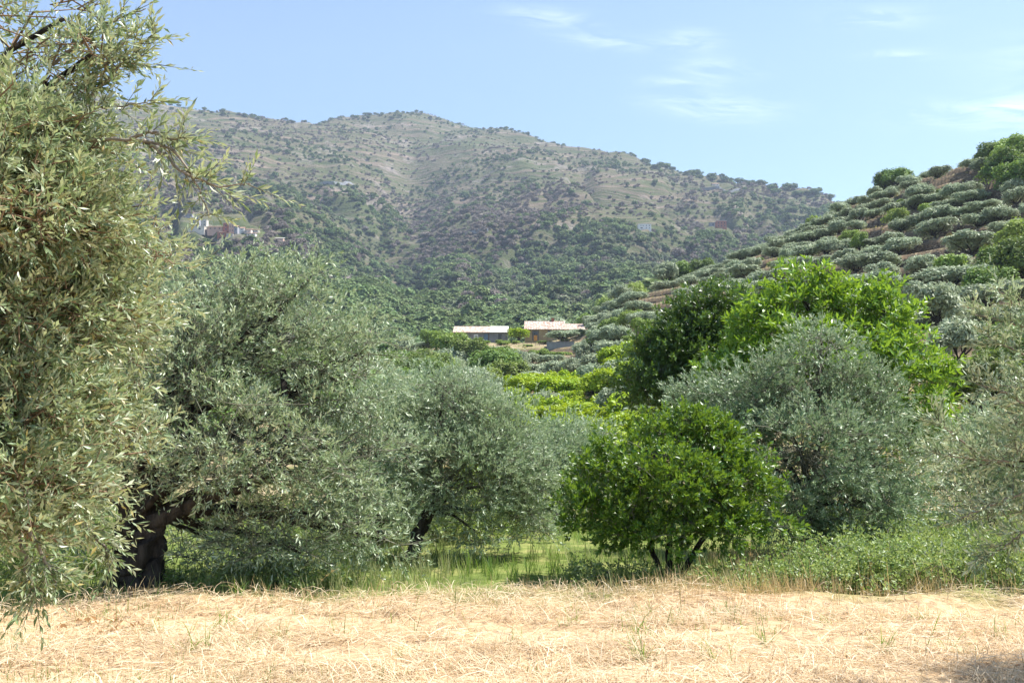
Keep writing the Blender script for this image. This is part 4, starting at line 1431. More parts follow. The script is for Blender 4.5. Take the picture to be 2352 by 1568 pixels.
for kk, cur in wall_list:
    pts = np.array([(x, y) for _, x, y in cur])
    m_ = terr_mask(pts[:, 0], pts[:, 1])
    if m_.min() < .9: continue
    zc = H(pts[:, 0], pts[:, 1])
    lo = H(pts[:, 0], pts[:, 1] - 1.0)
    hi = H(pts[:, 0], pts[:, 1] + 1.0)
    if (hi - lo).mean() < .9: continue
    wcount[kk] = wcount.get(kk, 0) + 1
    acc = wall_strip(pts, lo - .3, hi + .12, .55, kk * 7 + len(cur))
    o = acc.build('terrace_wall', M['drystone'])
    tag(o, 'dry stone terrace wall, %s stretch from the left, %s terrace below the crest' % (ordinal(wcount[kk] - 1), ordinal(wk_top - kk)), 'terrace wall', 'dry stone terrace walls on the hill')
print('walls', sum(wcount.values()))

# ---- far woods: the nearest trees one by one, the rest as stuff
M['gn'] = None


def scatter_stuff(name, kind, pts, scales, label, seed):
    """points carrying instances of one crown mesh: woods too dense to count"""
    me = bpy.data.meshes.new(name)
    me.from_pydata([tuple(p) for p in pts], [], [])
    at = me.attributes.new('sc', 'FLOAT_VECTOR', 'POINT')
    at.data.foreach_set('vector', np.asarray(scales, np.float32).ravel())
    rg = np.random.default_rng(seed)
    at = me.attributes.new('rot', 'FLOAT_VECTOR', 'POINT')
    rot = np.zeros((len(pts), 3), np.float32)
    rot[:, 2] = rg.uniform(0, 6.28, len(pts))
    at.data.foreach_set('vector', rot.ravel())
    o = bpy.data.objects.new(name, me)
    link(o)
    ng = bpy.data.node_groups.new(name, 'GeometryNodeTree')
    ng.interface.new_socket('Geometry', in_out='INPUT', socket_type='NodeSocketGeometry')
    ng.interface.new_socket('Geometry', in_out='OUTPUT', socket_type='NodeSocketGeometry')
    N_, L_ = ng.nodes, ng.links
    gi, go = N_.new('NodeGroupInput'), N_.new('NodeGroupOutput')
    iop = N_.new('GeometryNodeInstanceOnPoints')
    oi = N_.new('GeometryNodeObjectInfo')
    oi.inputs['Object'].default_value = kind
    oi.inputs['As Instance'].default_value = True
    ns = N_.new('GeometryNodeInputNamedAttribute'); ns.data_type = 'FLOAT_VECTOR'; ns.inputs['Name'].default_value = 'sc'
    nr = N_.new('GeometryNodeInputNamedAttribute'); nr.data_type = 'FLOAT_VECTOR'; nr.inputs['Name'].default_value = 'rot'
    L_.new(gi.outputs[0], iop.inputs['Points'])
    L_.new(oi.outputs['Geometry'], iop.inputs['Instance'])
    L_.new(ns.outputs['Attribute'], iop.inputs['Scale'])
    L_.new(nr.outputs['Attribute'], iop.inputs['Rotation'])
    L_.new(iop.outputs[0], go.inputs[0])
    md = o.modifiers.new('trees', 'NODES')
    md.node_group = ng
    return tag(o, label, 'woodland', kind='stuff')


rng = np.random.default_rng(9)
N = 120000
u_ = rng.uniform(-260, 2420, N)
a_ = (u_ - 1176) / F
# even over the picture's slopes, thinner towards the top
y_ = np.exp(rng.uniform(math.log(300), math.log(2350), N))
x_ = a_ * y_
z_ = H(x_, y_)
uu, vv, fw = project(np.stack([x_, y_, z_], 1))
patch = fbm(x_ / 160, y_ / 160, 131, 4)
patch2 = fbm(x_ / 60, y_ / 60, 137, 3)
hfrac = np.clip((vv - 290) / 330, 0, 1)
dens = .40 + .65 * hfrac ** .8
dens = dens * np.clip(.4 + (patch - .36) * 3.6, .2, 1.5)
right = np.clip((uu - 1250) / 500, 0, 1)
dens *= 1 - .45 * right * np.clip((640 - vv) / 200, 0, 1)
# thin out the far ones (they pile up on the sight line)
dens *= np.clip(.5 + patch2, .5, 1.3)
keep = (rng.uniform(0, 1, N) < dens)
# nothing on the far side of the crest except by the skyline
sky_line = np.interp(uu, [0, 200, 370, 480, 600, 820, 945, 1100, 1250, 1400, 1600, 1700, 1850, 1975, 2100], [188, 210, 243, 261, 274, 275, 259, 287, 314, 350, 388, 399, 434, 482, 540])
keep &= vv > sky_line - 6
# village, fields and farm sites stay open
clear = [(505, 520, 105, 28), (640, 549, 22, 7), (1480, 520, 26, 12), (1655, 517, 40, 16), (1137, 672, 16, 7), (1645, 425, 26, 9)]
for cu, cv, ru, rv in clear:
    keep &= ~((np.abs(uu - cu) < ru) & (vv > cv - rv) & (vv < cv + rv * 1.3))
x_, y_, z_, uu, vv, patch = x_[keep], y_[keep], z_[keep], uu[keep], vv[keep], patch[keep]
sel = rng.uniform(0, 1, len(x_))
tone = fbm(x_ / 210 + 7, y_ / 210, 141, 3)
bare_p = np.clip((tone - .47) * 6, 0, .8) * np.clip((640 - vv) / 80, 0, 1)
# the grey-brown belt slanting across the middle
belt = np.exp(-((vv - (560 - (uu - 960) * .30)) / 45.0) ** 2) * ((uu > 900) & (uu < 1330))
bare_p = np.clip(bare_p + belt * .75, .07, .9)
sage_p = np.clip((fbm(x_ / 120 + 3, y_ / 120 + 9, 151, 3) - .45) * 5, .1, .8)
kindi = np.where(sel < bare_p, 2, np.where(rng.uniform(0, 1, len(x_)) < sage_p, 1, 0))
scale = np.array([1.0, 1.0, .9])[kindi] * rng.uniform(.6, 1.35, len(x_)) * np.interp(vv, [250, 400, 600, 760], [.62, .72, .95, 1.0])
scale = np.where((rng.uniform(0, 1, len(x_)) < .04), scale * 1.5, scale)
scale = np.where(rng.uniform(0, 1, len(x_)) < .45, scale * .5, scale)
px = scale * 6 / y_
order = np.argsort(y_)
names = [('far_tree', 'broadleaf_tree', 'round green tree in the wood on the valley floor across the gully', 'tree', 'green trees of the valley wood'),
         ('far_sage', 'scrub_tree', 'small grey-green tree among the woods on the lower mountain', 'small tree', 'grey-green small trees of the lower mountain'),
         ('far_bare', 'bare_tree', 'grey-brown leafless tree on the lower mountain slope', 'bare tree', 'leafless grey trees on the lower mountain')]
protos = {}
far_list = [[], [], []]
used_n = [0, 0, 0]
lim = [240, 240, 240]
single = np.zeros(len(x_), bool)
vis = (uu > 0) & (uu < 2352)
for i in order:
    k_ = kindi[i]
    if used_n[k_] >= lim[k_] or not vis[i]: continue
    # hidden behind the near trees or the hill: skip as an individual
    if not (880 < uu[i] < 1900 and vv[i] < 735): continue
    if i % 8 == 0:
        # hidden behind the hill? test the sight line
        yt = np.linspace(60, 290, 60)
        dx, dy, dz = ray(uu[i], vv[i] - 4)
        if (H(dx / dy * yt, yt) > EYE + dz / dy * yt).any(): continue
    used_n[k_] += 1
    single[i] = True
    kd, nm, lb, ct, gr = names[k_]
    o = place(kd, nm, x_[i], y_[i], scale[i], rng, lb, ct, gr, parts=False, sink=.3, z=z_[i])
    far_list[k_].append((vv[i], uu[i], o))
    protos.setdefault((kd, o.data.name), o)
for k_, lst in enumerate(far_list):
    lst.sort(key=lambda t: -t[0])
    for b_ in range(0, len(lst), 24):
        tier = sorted(lst[b_:b_ + 24], key=lambda t: t[1])
        for j, (_v, _u, o) in enumerate(tier):
            o['label'] = '%s, %s from the left in the %s tier above the farmhouse roofs' % (['round green valley tree', 'small grey-green valley tree', 'grey-brown bare valley tree'][k_], ordinal(j), ordinal(b_ // 24))
print('far singles', used_n, 'of', len(x_))
stuff_names = {'far_tree': ('woodland', 'dense green woods spread over the mountain'), 'far_sage': ('scrubland', 'grey-green scrub and small trees spread over the mountain'),
               'far_bare': ('bare_woodland', 'belts of leafless grey-brown trees on the mountain')}
for k_, (kd, *_r) in enumerate(names):
    idx = np.where((kindi == k_) & ~single)[0]
    pl = [o for (kk2, _n), o in protos.items() if kk2 == kd]
    parts_ = np.array_split(rng.permutation(idx), len(pl))
    for o, ii in zip(pl, parts_):
        s = scale[ii][:, None] * rng.uniform(.82, 1.18, (len(ii), 3))
        # instances inherit the object's own size, so divide it out
        pts = np.stack([x_[ii], y_[ii], z_[ii] - .4], 1)
        so = np.array(o.scale)
        st = scatter_stuff(stuff_names[kd][0], o, pts, s if True else s / so, stuff_names[kd][1], 5 + k_)
# crest trees: a loose line of small dark trees along the skyline
us_ = np.concatenate([rng.uniform(370, 1010, 95), rng.uniform(1010, 1300, 22), rng.uniform(1480, 1960, 75)])
pts, sc = [], []
for u in us_:
    yy = np.linspace(1100, 2400, 500)
    xx = (u - 1176) / F * yy
    zz = H(xx, yy)
    el_ = (zz - EYE) / yy
    i = int(np.argmax(el_))
    yj = yy[i] - rng.uniform(0, 40)
    xj = xx[i] / yy[i] * yj
    pts.append((xj, yj, Hs(xj, yj) - .5))
    s = rng.uniform(.45, 1.3) * (1.5 if u > 1480 else 1)
    sc.append((s, s, s * rng.uniform(.7, 1)))
scatter_stuff('treeline', protos[[k for k in protos if k[0] == 'far_tree'][0]], pts, sc, 'thin line of dark trees along the mountain crest', 3)

# ------------------------------------------------------------------ buildings
def stucco(name, c1, c2, sc=.8):
    return rough_mat(name, c1, c2, sc, .92, .25, (1, 1, 1), dist=.02)


M['grey_wall'] = stucco('weathered_grey_render', (.16, .16, .17), (.25, .25, .26))
M['ochre_wall'] = stucco('faded_ochre_render', (.25, .20, .115), (.36, .295, .18))
M['concrete'] = stucco('grey_concrete', (.20, .21, .23), (.29, .30, .32), 1.5)
M['pale_wall'] = stucco('pale_plaster', (.52, .47, .42), (.66, .61, .55), .4)
M['white_wall'] = stucco('white_plaster', (.66, .64, .62), (.78, .76, .73), .4)
M['pink_wall'] = stucco('pinkish_plaster', (.46, .30, .24), (.58, .40, .33), .4)
M['red_brick'] = stucco('bare_red_brick', (.27, .10, .07), (.40, .17, .12), 1.2)
M['grey_block'] = stucco('grey_block_wall', (.24, .24, .27), (.36, .35, .38), .6)
M['white_frame'] = rough_mat('white_painted_wood', (.72, .74, .76), (.8, .8, .8), 3, .5, 0)
M['blue_door'] = rough_mat('blue_grey_door_paint', (.10, .15, .22), (.15, .21, .29), 3, .6, 0)
M['orange_door'] = rough_mat('orange_varnished_door', (.50, .23, .05), (.62, .32, .09), 3, .5, 0)
M['stone_trim'] = rough_mat('lava_stone_surround', (.09, .09, .095), (.16, .16, .16), 4, .9, .2)
M['metal'] = rough_mat('rusty_iron', (.10, .07, .05), (.18, .13, .10), 8, .8, 0)
M['pale_sheet'] = rough_mat('pale_fibre_cement_sheet', (.55, .53, .50), (.72, .70, .66), 2, .8, 0)
M['wood_post'] = rough_mat('grey_weathered_wood', (.12, .10, .08), (.22, .19, .16), 8, .9, .2)
m, nt, out = new_mat('dark_window_glass')
p = nt.nodes.new('ShaderNodeBsdfPrincipled')
p.inputs['Base Color'].default_value = (.015, .018, .022, 1)
p.inputs['Roughness'].default_value = .12
nt.links.new(p.outputs[0], out.inputs[0])
M['glass'] = m


def tile_mat(name, cols, scale=3.2):
    m, nt, out = new_mat(name)
    t = nt.nodes.new('ShaderNodeTexCoord')
    vo = nt.nodes.new('ShaderNodeTexVoronoi')
    vo.inputs['Scale'].default_value = scale
    nt.links.new(t.outputs['Object'], vo.inputs['Vector'])
    sc_ = nt.nodes.new('ShaderNodeSeparateColor')
    nt.links.new(vo.outputs['Color'], sc_.inputs[0])
    c = ramp(nt, sc_.outputs[0], [(i / (len(cols) - 1), q) for i, q in enumerate(cols)])
    p = nt.nodes.new('ShaderNodeBsdfPrincipled')
    p.inputs['Roughness'].default_value = .85
    p.inputs['Specular IOR Level'].default_value = .2
    nt.links.new(c, p.inputs['Base Color'])
    nt.links.new(p.outputs[0], out.inputs[0])
    return m


M['tiles'] = tile_mat('old_clay_roof_tiles', [(.24, .15, .11), (.40, .29, .23), (.50, .41, .35), (.58, .52, .46)])
M['tiles_far'] = tile_mat('distant_clay_tiles', [(.36, .20, .14), (.52, .34, .26)], 1.2)


def roof_slab(acc, p00, p10, p01, p11, th=.12, rolls=0):
    """sloping roof plate between four corners (eave left, eave right, ridge left, ridge right); rolls = rows of curved tiles running down the slope"""
    p00, p10, p01, p11 = [np.array(p, float) for p in (p00, p10, p01, p11)]
    if rolls:
        n = rolls * 4 + 1
        s = np.linspace(0, 1, n)
        nrm = unit(np.cross(p10 - p00, p01 - p00))
        if nrm[2] < 0: nrm = -nrm
        V = []
        rows_ = 7
        for t in np.linspace(0, 1, rows_):
            a, b = p00 + (p01 - p00) * t, p10 + (p11 - p10) * t
            h = .055 * np.sin(s * rolls * 2 * math.pi)[:, None] + (.03 * (1 if int(t * (rows_ - 1)) % 2 else 0))
            V.append(a + (b - a) * s[:, None] + nrm * (h + th))
        V = np.concatenate(V)
        f = [(r_ * n + i, r_ * n + i + 1, (r_ + 1) * n + i + 1, (r_ + 1) * n + i) for r_ in range(rows_ - 1) for i in range(n - 1)]
        acc.add(V, f)
    nrm = np.array([0, 0, 1.0])
    q = [p00, p10, p11, p01]
    V = q + [x + nrm * (th - .06 if rolls else th) for x in q]
    acc.add(V, [(0, 3, 2, 1), (4, 5, 6, 7), (0, 1, 5, 4), (1, 2, 6, 5), (2, 3, 7, 6), (3, 0, 4, 7)])


def window_part(root, x0, x1, z0, z1, y, frame='white_frame', glass='glass', bars=True, name='window', deep=.06, w=.07):
    """a framed window set into the front wall plane (y = front, facing -y)"""
    a = Acc()
    a.box(x0, x1, y - deep, y + .02, z0, z0 + w)
    a.box(x0, x1, y - deep, y + .02, z1 - w, z1)
    a.box(x0, x0 + w, y - deep, y + .02, z0 + w, z1 - w)
    a.box(x1 - w, x1, y - deep, y + .02, z0 + w, z1 - w)
    if bars:
        xm = (x0 + x1) / 2
        a.box(xm - w / 2, xm + w / 2, y - deep, y + .02, z0 + w, z1 - w)
    f = a.build(name, M[frame], root)
    g = Acc()
    g.box(x0 + w, x1 - w, y - .015, y + .004, z0 + w, z1 - w)
    g.build('pane', M[glass], f)
    return f


def wall_box(x0, x1, y0, y1, z0, z1):
    a = Acc()
    a.box(x0, x1, y0, y1, z0, z1)
    return a


# grey farmhouse, lean-to roof facing the viewer
def px2m(u, Y): return (u - 1176) / F * Y / (math.cos(PITCH) - 0.06 * math.sin(PITCH)) if False else ray(u, 770)[0] / ray(u, 770)[1] * Y


Yh = 248.0
xa, xb = px2m(1043, Yh), px2m(1166, Yh)
zb = P(1100, 786, Yh).z
ze = P(1100, 763.5, Yh).z
zr = P(1100, 750, Yh + 6).z
hb = empty('farmhouse', ((xa + xb) / 2, Yh, zb), 0, 'long low grey farmhouse with tiled lean-to roof, pale patch at its right end', 'farmhouse')
W_ = (xb - xa) / 2
he = ze - zb
hr = zr - zb
a = wall_box(-W_, W_, 0, .35, -3.5, he)
a.box(-W_, W_, 5.65, 6, -3.5, hr - .1)
for sx in (-1, 1):
    x0, x1 = sorted((sx * W_, sx * (W_ - .35)))
    V = [(x0, .35, -3.5), (x1, .35, -3.5), (x1, 5.65, -3.5), (x0, 5.65, -3.5), (x0, .35, he), (x1, .35, he), (x1, 5.65, hr - .1), (x0, 5.65, hr - .1)]
    a.add(V, [(0, 3, 2, 1), (4, 5, 6, 7), (0, 1, 5, 4), (1, 2, 6, 5), (2, 3, 7, 6), (3, 0, 4, 7)])
a.build('wall', M['grey_wall'], hb)
xs_ = W_ - (1166 - 1125) / F * Yh
a = Acc()
roof_slab(a, (-W_ - .35, -.55, he - .08), (xs_, -.55, he - .08), (-W_ - .35, 6.3, hr), (xs_, 6.3, hr), .12, 34)
a.build('roof', M['tiles'], hb)
a = Acc()
roof_slab(a, (xs_ + .01, -.5, he - .02), (W_ + .2, -.5, he - .02), (xs_ + .01, 6.3, hr + .06), (W_ + .2, 6.3, hr + .06), .10, 18)
o = a.build('roof_extension', M['pale_sheet'], hb)
o['label'] = 'pale sheet-covered end of the roof'


def hx(u): return px2m(u, Yh) - (xa + xb) / 2


window_part(hb, hx(1088.5), hx(1098), P(0, 778, Yh).z - zb, P(0, 768, Yh).z - zb, 0, w=.2)
w2 = window_part(hb, hx(1067), hx(1072), P(0, 776, Yh).z - zb, P(0, 767, Yh).z - zb, 0, frame='stone_trim', bars=False)
a = wall_box(hx(1112), hx(1120.5), -.07, .01, P(0, 785, Yh).z - zb - .2, P(0, 767, Yh).z - zb)
d_ = a.build('door', M['blue_door'], hb)
a = wall_box(hx(1111), hx(1112), -.1, .01, P(0, 785, Yh).z - zb - .2, P(0, 766, Yh).z - zb)
a.box(hx(1120.5), hx(1121.5), -.1, .01, P(0, 785, Yh).z - zb - .2, P(0, 766, Yh).z - zb)
a.box(hx(1112), hx(1120.5), -.1, .01, P(0, 767, Yh).z - zb, P(0, 766, Yh).z - zb)
a.build('door_frame', M['stone_trim'], d_)
window_part(hb, hx(1144), hx(1152), P(0, 779, Yh).z - zb, P(0, 766, Yh).z - zb, 0, frame='metal')
a = Acc()
tube(a, [(hx(1122), -.12, -2), (hx(1122), -.12, he)], [.06, .06], 8)
a.build('downpipe', M['metal'], hb)
a = Acc()
a.box(hx(1130), hx(1164), -2.4, -2.1, -3.6, -.7)
tag(a.build('garden_wall', M['drystone']), 'low dark stone wall in front of the grey farmhouse, right end', 'wall').location = hb.location

# ochre farmhouse
Yo = 250.0
xa, xb = px2m(1206, Yo), px2m(1293, Yo)
zb = P(1240, 783, Yo).z
ze = P(1240, 756, Yo).z
D_ = 7.0
zr = P(1240, 738.5, Yo + D_ / 2).z
oc = empty('farmhouse', ((xa + xb) / 2, Yo, zb), 0, 'ochre farmhouse with gabled tile roof and orange door in a dark stone frame', 'farmhouse')
W_ = (xb - xa) / 2
he, hr = ze - zb, zr - zb
a = wall_box(-W_, W_, 0, .4, -3, he)
a.box(-W_, W_, D_ - .4, D_, -3, he)
for sx in (-1, 1):
    x0, x1 = sorted((sx * W_, sx * (W_ - .4)))
    V = []
    for x in (x0, x1):
        V += [(x, .4, -3), (x, D_ - .4, -3), (x, D_ - .4, he), (x, D_ / 2, hr - .1), (x, .4, he)]
    a.add(V, [(0, 4, 3, 2, 1), (5, 6, 7, 8, 9)])
    a.add(V, [(0, 1, 6, 5), (1, 2, 7, 6), (2, 3, 8, 7), (3, 4, 9, 8), (4, 0, 5, 9)])
a.build('wall', M['ochre_wall'], oc)
a = Acc()
roof_slab(a, (-W_ - .3, -.45, he - .15), (W_ + .3, -.45, he - .15), (-W_ - .1, D_ / 2, hr), (W_ + .75, D_ / 2, hr), .13, 26)
roof_slab(a, (-W_ - .3, D_ + .45, he - .15), (W_ + .3, D_ + .45, he - .15), (-W_ - .1, D_ / 2 + .02, hr), (W_ + .75, D_ / 2 + .02, hr), .13, 0)
rf = a.build('roof', M['tiles'], oc)
a = Acc()
xc = px2m(1270, Yo + 3) - (xa + xb) / 2
a.box(xc - .35, xc + .35, D_ / 2 - .3, D_ / 2 + .35, hr - .2, hr + .75)
a.box(xc - .42, xc + .42, D_ / 2 - .38, D_ / 2 + .42, hr + .75, hr + .85)
a.build('chimney', M['red_brick'], rf)


def ox(u): return px2m(u, Yo) - (xa + xb) / 2


a = Acc()
zt = P(0, 763, Yo).z - zb
zd = P(0, 782, Yo).z - zb
a.box(ox(1222.5), ox(1226), -.1, .01, zd, zt + .45)
a.box(ox(1234), ox(1237.5), -.1, .01, zd, zt + .45)
a.box(ox(1226), ox(1234), -.1, .01, zt, zt + .45)
fr_ = a.build('door_surround', M['stone_trim'], oc)
wall_box(ox(1226), ox(1234), -.05, .01, zd, zt - .75).build('door', M['orange_door'], oc)
wall_box(ox(1226), ox(1234), -.03, .01, zt - .75, zt).build('fanlight', M['glass'], oc)
window_part(oc, ox(1258), ox(1267), P(0, 767, Yo).z - zb, P(0, 759, Yo).z - zb, 0, frame='stone_trim')
# annex
Yx = 252.0
xa2, xb2 = px2m(1296, Yx), px2m(1342, Yx)
an = empty('annex', ((xa2 + xb2) / 2, Yx, zb), 0, 'small annex with a lower reddish tiled roof beside the ochre farmhouse', 'outbuilding')
W2 = (xb2 - xa2) / 2
hx1, hx2 = P(0, 757, Yx).z - zb, P(0, 744, Yx + 5).z - zb
a = wall_box(-W2, W2, 0, .35, -3, hx1)
a.box(-W2, W2, 4.9, 5.2, -3, hx2 - .1)
for sx in (-1, 1):
    x0, x1 = sorted((sx * W2, sx * (W2 - .35)))
    V = [(x0, .35, -3), (x1, .35, -3), (x1, 4.9, -3), (x0, 4.9, -3), (x0, .35, hx1), (x1, .35, hx1), (x1, 4.9, hx2 - .1), (x0, 4.9, hx2 - .1)]
    a.add(V, [(0, 3, 2, 1), (4, 5, 6, 7), (0, 1, 5, 4), (1, 2, 6, 5), (2, 3, 7, 6), (3, 0, 4, 7)])
a.build('wall', M['ochre_wall'], an)
a = Acc()
roof_slab(a, (-W2, -.4, hx1 - .1), (W2 + .3, -.4, hx1 - .1), (-W2, 5.4, hx2), (W2 + .1, 5.4, hx2), .12, 14)
a.build('roof', M['tiles'], an)
u0 = (xa2 + xb2) / 2
wall_box(px2m(1309, Yx) - u0, px2m(1315, Yx) - u0, -.06, .01, -.2, 1.9).build('door', M['orange_door'], an)

# cistern
Yc = 222.0
xa3, xb3 = px2m(1257, Yc), px2m(1319, Yc)
zt3, zb3 = P(1290, 786, Yc).z, P(1290, 812, Yc).z
ct = empty('cistern', ((xa3 + xb3) / 2, Yc, zb3), 0, 'plain grey concrete water tank below the ochre farmhouse', 'water tank')
W3 = (xb3 - xa3) / 2
a = wall_box(-W3, W3, 0, 3.8, -2.5, zt3 - zb3)
a.build('wall', M['concrete'], ct)
a = wall_box(-W3 - .08, W3 + .08, -.08, 3.9, zt3 - zb3, zt3 - zb3 + .14)
a.build('coping', M['concrete'], ct)
# railing along the tank and the yard edge
posts = empty('wire_fence', (px2m(1180, 232), 231.0, zt3), 0, 'thin post and wire fence along the yard edge in front of the ochre farmhouse', 'fence')
ppts = []
for k_, u in enumerate(np.arange(1192, 1330, 9.5)):
    x = px2m(u, 226.5)
    z0 = max(Hs(x, 226.5), zt3 + .1) if u > 1254 else Hs(x, 229)
    y = 226.0 if u > 1254 else 229.0
    a = Acc()
    tube(a, [(x - posts.location.x, y - 231, z0 - zt3 - .3), (x - posts.location.x, y - 231, z0 - zt3 + 1.15)], [.045, .04], 6)
    a.build('post', M['wood_post'], posts)
    ppts.append((x - posts.location.x, y - 231, z0 - zt3))
for hgt in (.55, 1.05):
    a = Acc()
    tube(a, [(p_[0], p_[1], p_[2] + hgt) for p_ in ppts], [.012] * len(ppts), 4)
    a.build('wire', M['metal'], posts)
# the round-headed little tree between the farmhouses
rs = np.random.default_rng(31)
x = px2m(1190, 246)
place('citrus_mid', 'mulberry_tree', x, 246, 1.35, rs, 'small round-headed tree on a bare trunk between the two farmhouses', 'tree', sz=1.15, z=Hs(x, 246) + .8)
mt = bpy.data.objects['mulberry_tree']
a = Acc()
tube(a, [(0, 0, -1.5), (.03, .02, .9)], [.16, .11], 8, .2, 4)
a.build('stem', M['bark'], mt)


# ---- buildings of the far side
def far_house(name, label, cat, u0, u1, vt, vb, Y, wall, roof='flat', wins=(), depth=8.0, rz=0, roofmat='tiles_far', group=None, shade=None):
    x0, x1 = ray(u0, vb)[0] / ray(u0, vb)[1] * Y, ray(u1, vb)[0] / ray(u1, vb)[1] * Y
    zt, zb = P(u0, vt, Y).z, P(u0, vb, Y).z
    root = empty(name, ((x0 + x1) / 2, Y, zb), R(rz), label, cat, group)
    w = (x1 - x0) / 2
    h = zt - zb
    a = wall_box(-w, w, 0, depth, -3, h)
    a.build('wall', M[wall], root)
    a = Acc()
    if roof == 'flat':
        a.box(-w - .15, w + .15, -.15, depth + .15, h, h + .35)
        a.build('roof', M['pale_wall'], root)
    elif roof == 'lean':
        roof_slab(a, (-w - .4, -.6, h - .05), (w + .4, -.6, h - .05), (-w - .4, depth + .3, h + depth * .25), (w + .4, depth + .3, h + depth * .25), .25)
        a.build('roof', M[roofmat], root)
    else:
        roof_slab(a, (-w - .4, -.5, h - .02), (w + .4, -.5, h - .02), (-w - .4, depth / 2, h + depth * .2), (w + .4, depth / 2, h + depth * .2), .2)
        roof_slab(a, (-w - .4, depth + .5, h - .02), (w + .4, depth + .5, h - .02), (-w - .4, depth / 2 + .03, h + depth * .2), (w + .4, depth / 2 + .03, h + depth * .2), .2)
        a.build('roof', M[roofmat], root)
    for (fx, fz, fw_, fh) in wins:
        cx, cz = -w + 2 * w * fx, h * fz
        ww, hh = w * fw_, h * fh
        window_part(root, cx - ww, cx + ww, cz - hh / 2, cz + hh / 2, 0, frame='grey_block', bars=False, deep=.12)
    return root


W22 = [(.25, .72, .12, .2), (.7, .72, .12, .2), (.25, .28, .12, .22), (.7, .28, .12, .22)]
W32 = [(.2, .7, .09, .22), (.5, .7, .09, .22), (.8, .7, .09, .22), (.2, .28, .09, .24), (.5, .28, .09, .24), (.8, .28, .09, .24)]
W1 = [(.25, .5, .12, .36), (.72, .5, .12, .36)]
VILL = [
    ('grey village house with dark lower arches at the left of the hamlet', 439, 456, 500, 523, 800, 'grey_block', 'flat', [(.3, .2, .18, .34), (.72, .2, .18, .34), (.3, .68, .1, .2), (.7, .68, .1, .2)]),
    ('pale two-storey village house, second from the left of the hamlet', 457, 474, 505, 520, 803, 'pale_wall', 'flat', W22),
    ('small grey house highest up at the left end of the hamlet', 425, 441, 490, 500, 806, 'grey_block', 'lean', W1),
    ('long low pale house below the grey arched one', 431, 469, 520, 531, 796, 'pale_wall', 'flat', W1),
    ('small grey annex under the long low village house', 468, 478, 526, 541, 792, 'grey_block', 'flat', [(.5, .5, .25, .3)]),
    ('wide pink-roofed village house in the middle of the hamlet', 476, 511, 521, 533, 798, 'pink_wall', 'lean', W32[:3]),
    ('tall bare red brick tower house in the hamlet', 512, 525, 512, 536, 801, 'red_brick', 'flat', [(.5, .75, .25, .14), (.5, .4, .25, .14)]),
    ('pinkish village house with balconies right of the red tower', 525.3, 537, 514, 535, 802, 'pink_wall', 'flat', W22),
    ('grey gabled village house in the right half of the hamlet', 537.5, 545, 520, 536, 800, 'grey_block', 'gable', [(.5, .6, .2, .2)]),
    ('white village house with tiled roof in the right half', 545.5, 560, 524, 536, 800, 'white_wall', 'gable', W22),
    ('dark-windowed village house right of the white one', 561, 576, 527, 536, 801, 'pale_wall', 'lean', W1),
    ('brown-roofed house at the right end of the hamlet', 577, 593, 528, 533, 806, 'pale_wall', 'lean', W1),
    ('low red-walled house at the bottom edge of the hamlet', 499, 519, 534, 542, 788, 'red_brick', 'lean', W1),
    ('small pale house below the red tower', 520, 535, 536, 545, 786, 'pale_wall', 'lean', W1),
    ('small white house at the lower right of the hamlet', 566, 586, 536, 542, 790, 'white_wall', 'lean', W1),
]
for (lb, u0, u1, vt, vb, Y, wl_, rf_, wn_) in VILL:
    Yv = hit((u0 + u1) / 2, vb, 290.0, 2500.0)[1] - 2
    far_house('village_house', lb, 'house', u0, u1, vt, vb, Yv, wl_, rf_, wn_, depth=6, group='houses of the hamlet on the mountain')

# low growth round the yard and below it
rs = np.random.default_rng(61)
YB = []
for _ in range(46):
    u = rs.uniform(1030, 1350)
    Y = rs.uniform(206, 220) if rs.uniform() < .5 else rs.uniform(224, 243)
    x = px2m(u, Y)
    if 1206 < u < 1245 and Y > 236: continue
    YB.append((u, x, Y))
YB.sort()
for j, (u, x, Y) in enumerate(YB):
    sz = min(rs.uniform(.5, 1.1), cap('bush_mid', x, Y, 9))
    if Y > 222: sz = min(sz, .55)
    if sz < .2: continue
    place('bush_mid', 'bush', x, Y, rs.uniform(.7, 1.3), rs, 'low green bush on the bank below the farmhouses, %s from the left' % ordinal(j), 'bush', 'low bushes below the farmhouses', sz=sz)


def y_of(u, v):
    return hit(u, v, 290.0, 2500.0)[1]


def far_at(name, lb, cat, u0, u1, vt, vb, wall, roof, wins, depth=8, rm='tiles_far'):
    Y = y_of((u0 + u1) / 2, vb) - depth * .3
    return far_house(name, lb, cat, u0, u1, vt, vb, Y, wall, roof, wins, depth=depth, roofmat=rm)


far_at('shed', 'long pale-roofed shed right of the hamlet', 'shed', 628, 650, 547.5, 553, 'pink_wall', 'lean', [(.2, .5, .06, .5), (.5, .5, .06, .5), (.8, .5, .06, .5)], 6, 'pale_sheet')
far_at('country_house', 'white two-storey country house alone on the right slope of the mountain', 'house', 1466, 1496, 514.5, 526, 'white_wall', 'flat',
       [(.2, .7, .04, .22), (.3, .7, .04, .22), (.4, .7, .04, .22), (.62, .68, .05, .3), (.85, .68, .05, .3), (.25, .2, .16, .2), (.62, .22, .05, .2), (.85, .22, .05, .2)], 8)
far_at('brick_building', 'unfinished red brick building on the right slope of the mountain', 'building', 1646, 1669, 507, 523, 'red_brick', 'flat', W32, 9)
far_at('outbuilding', 'dark grey annex left of the red brick building', 'outbuilding', 1630, 1645.5, 510.5, 518.5, 'concrete', 'lean', [(.5, .4, .3, .4)], 7)
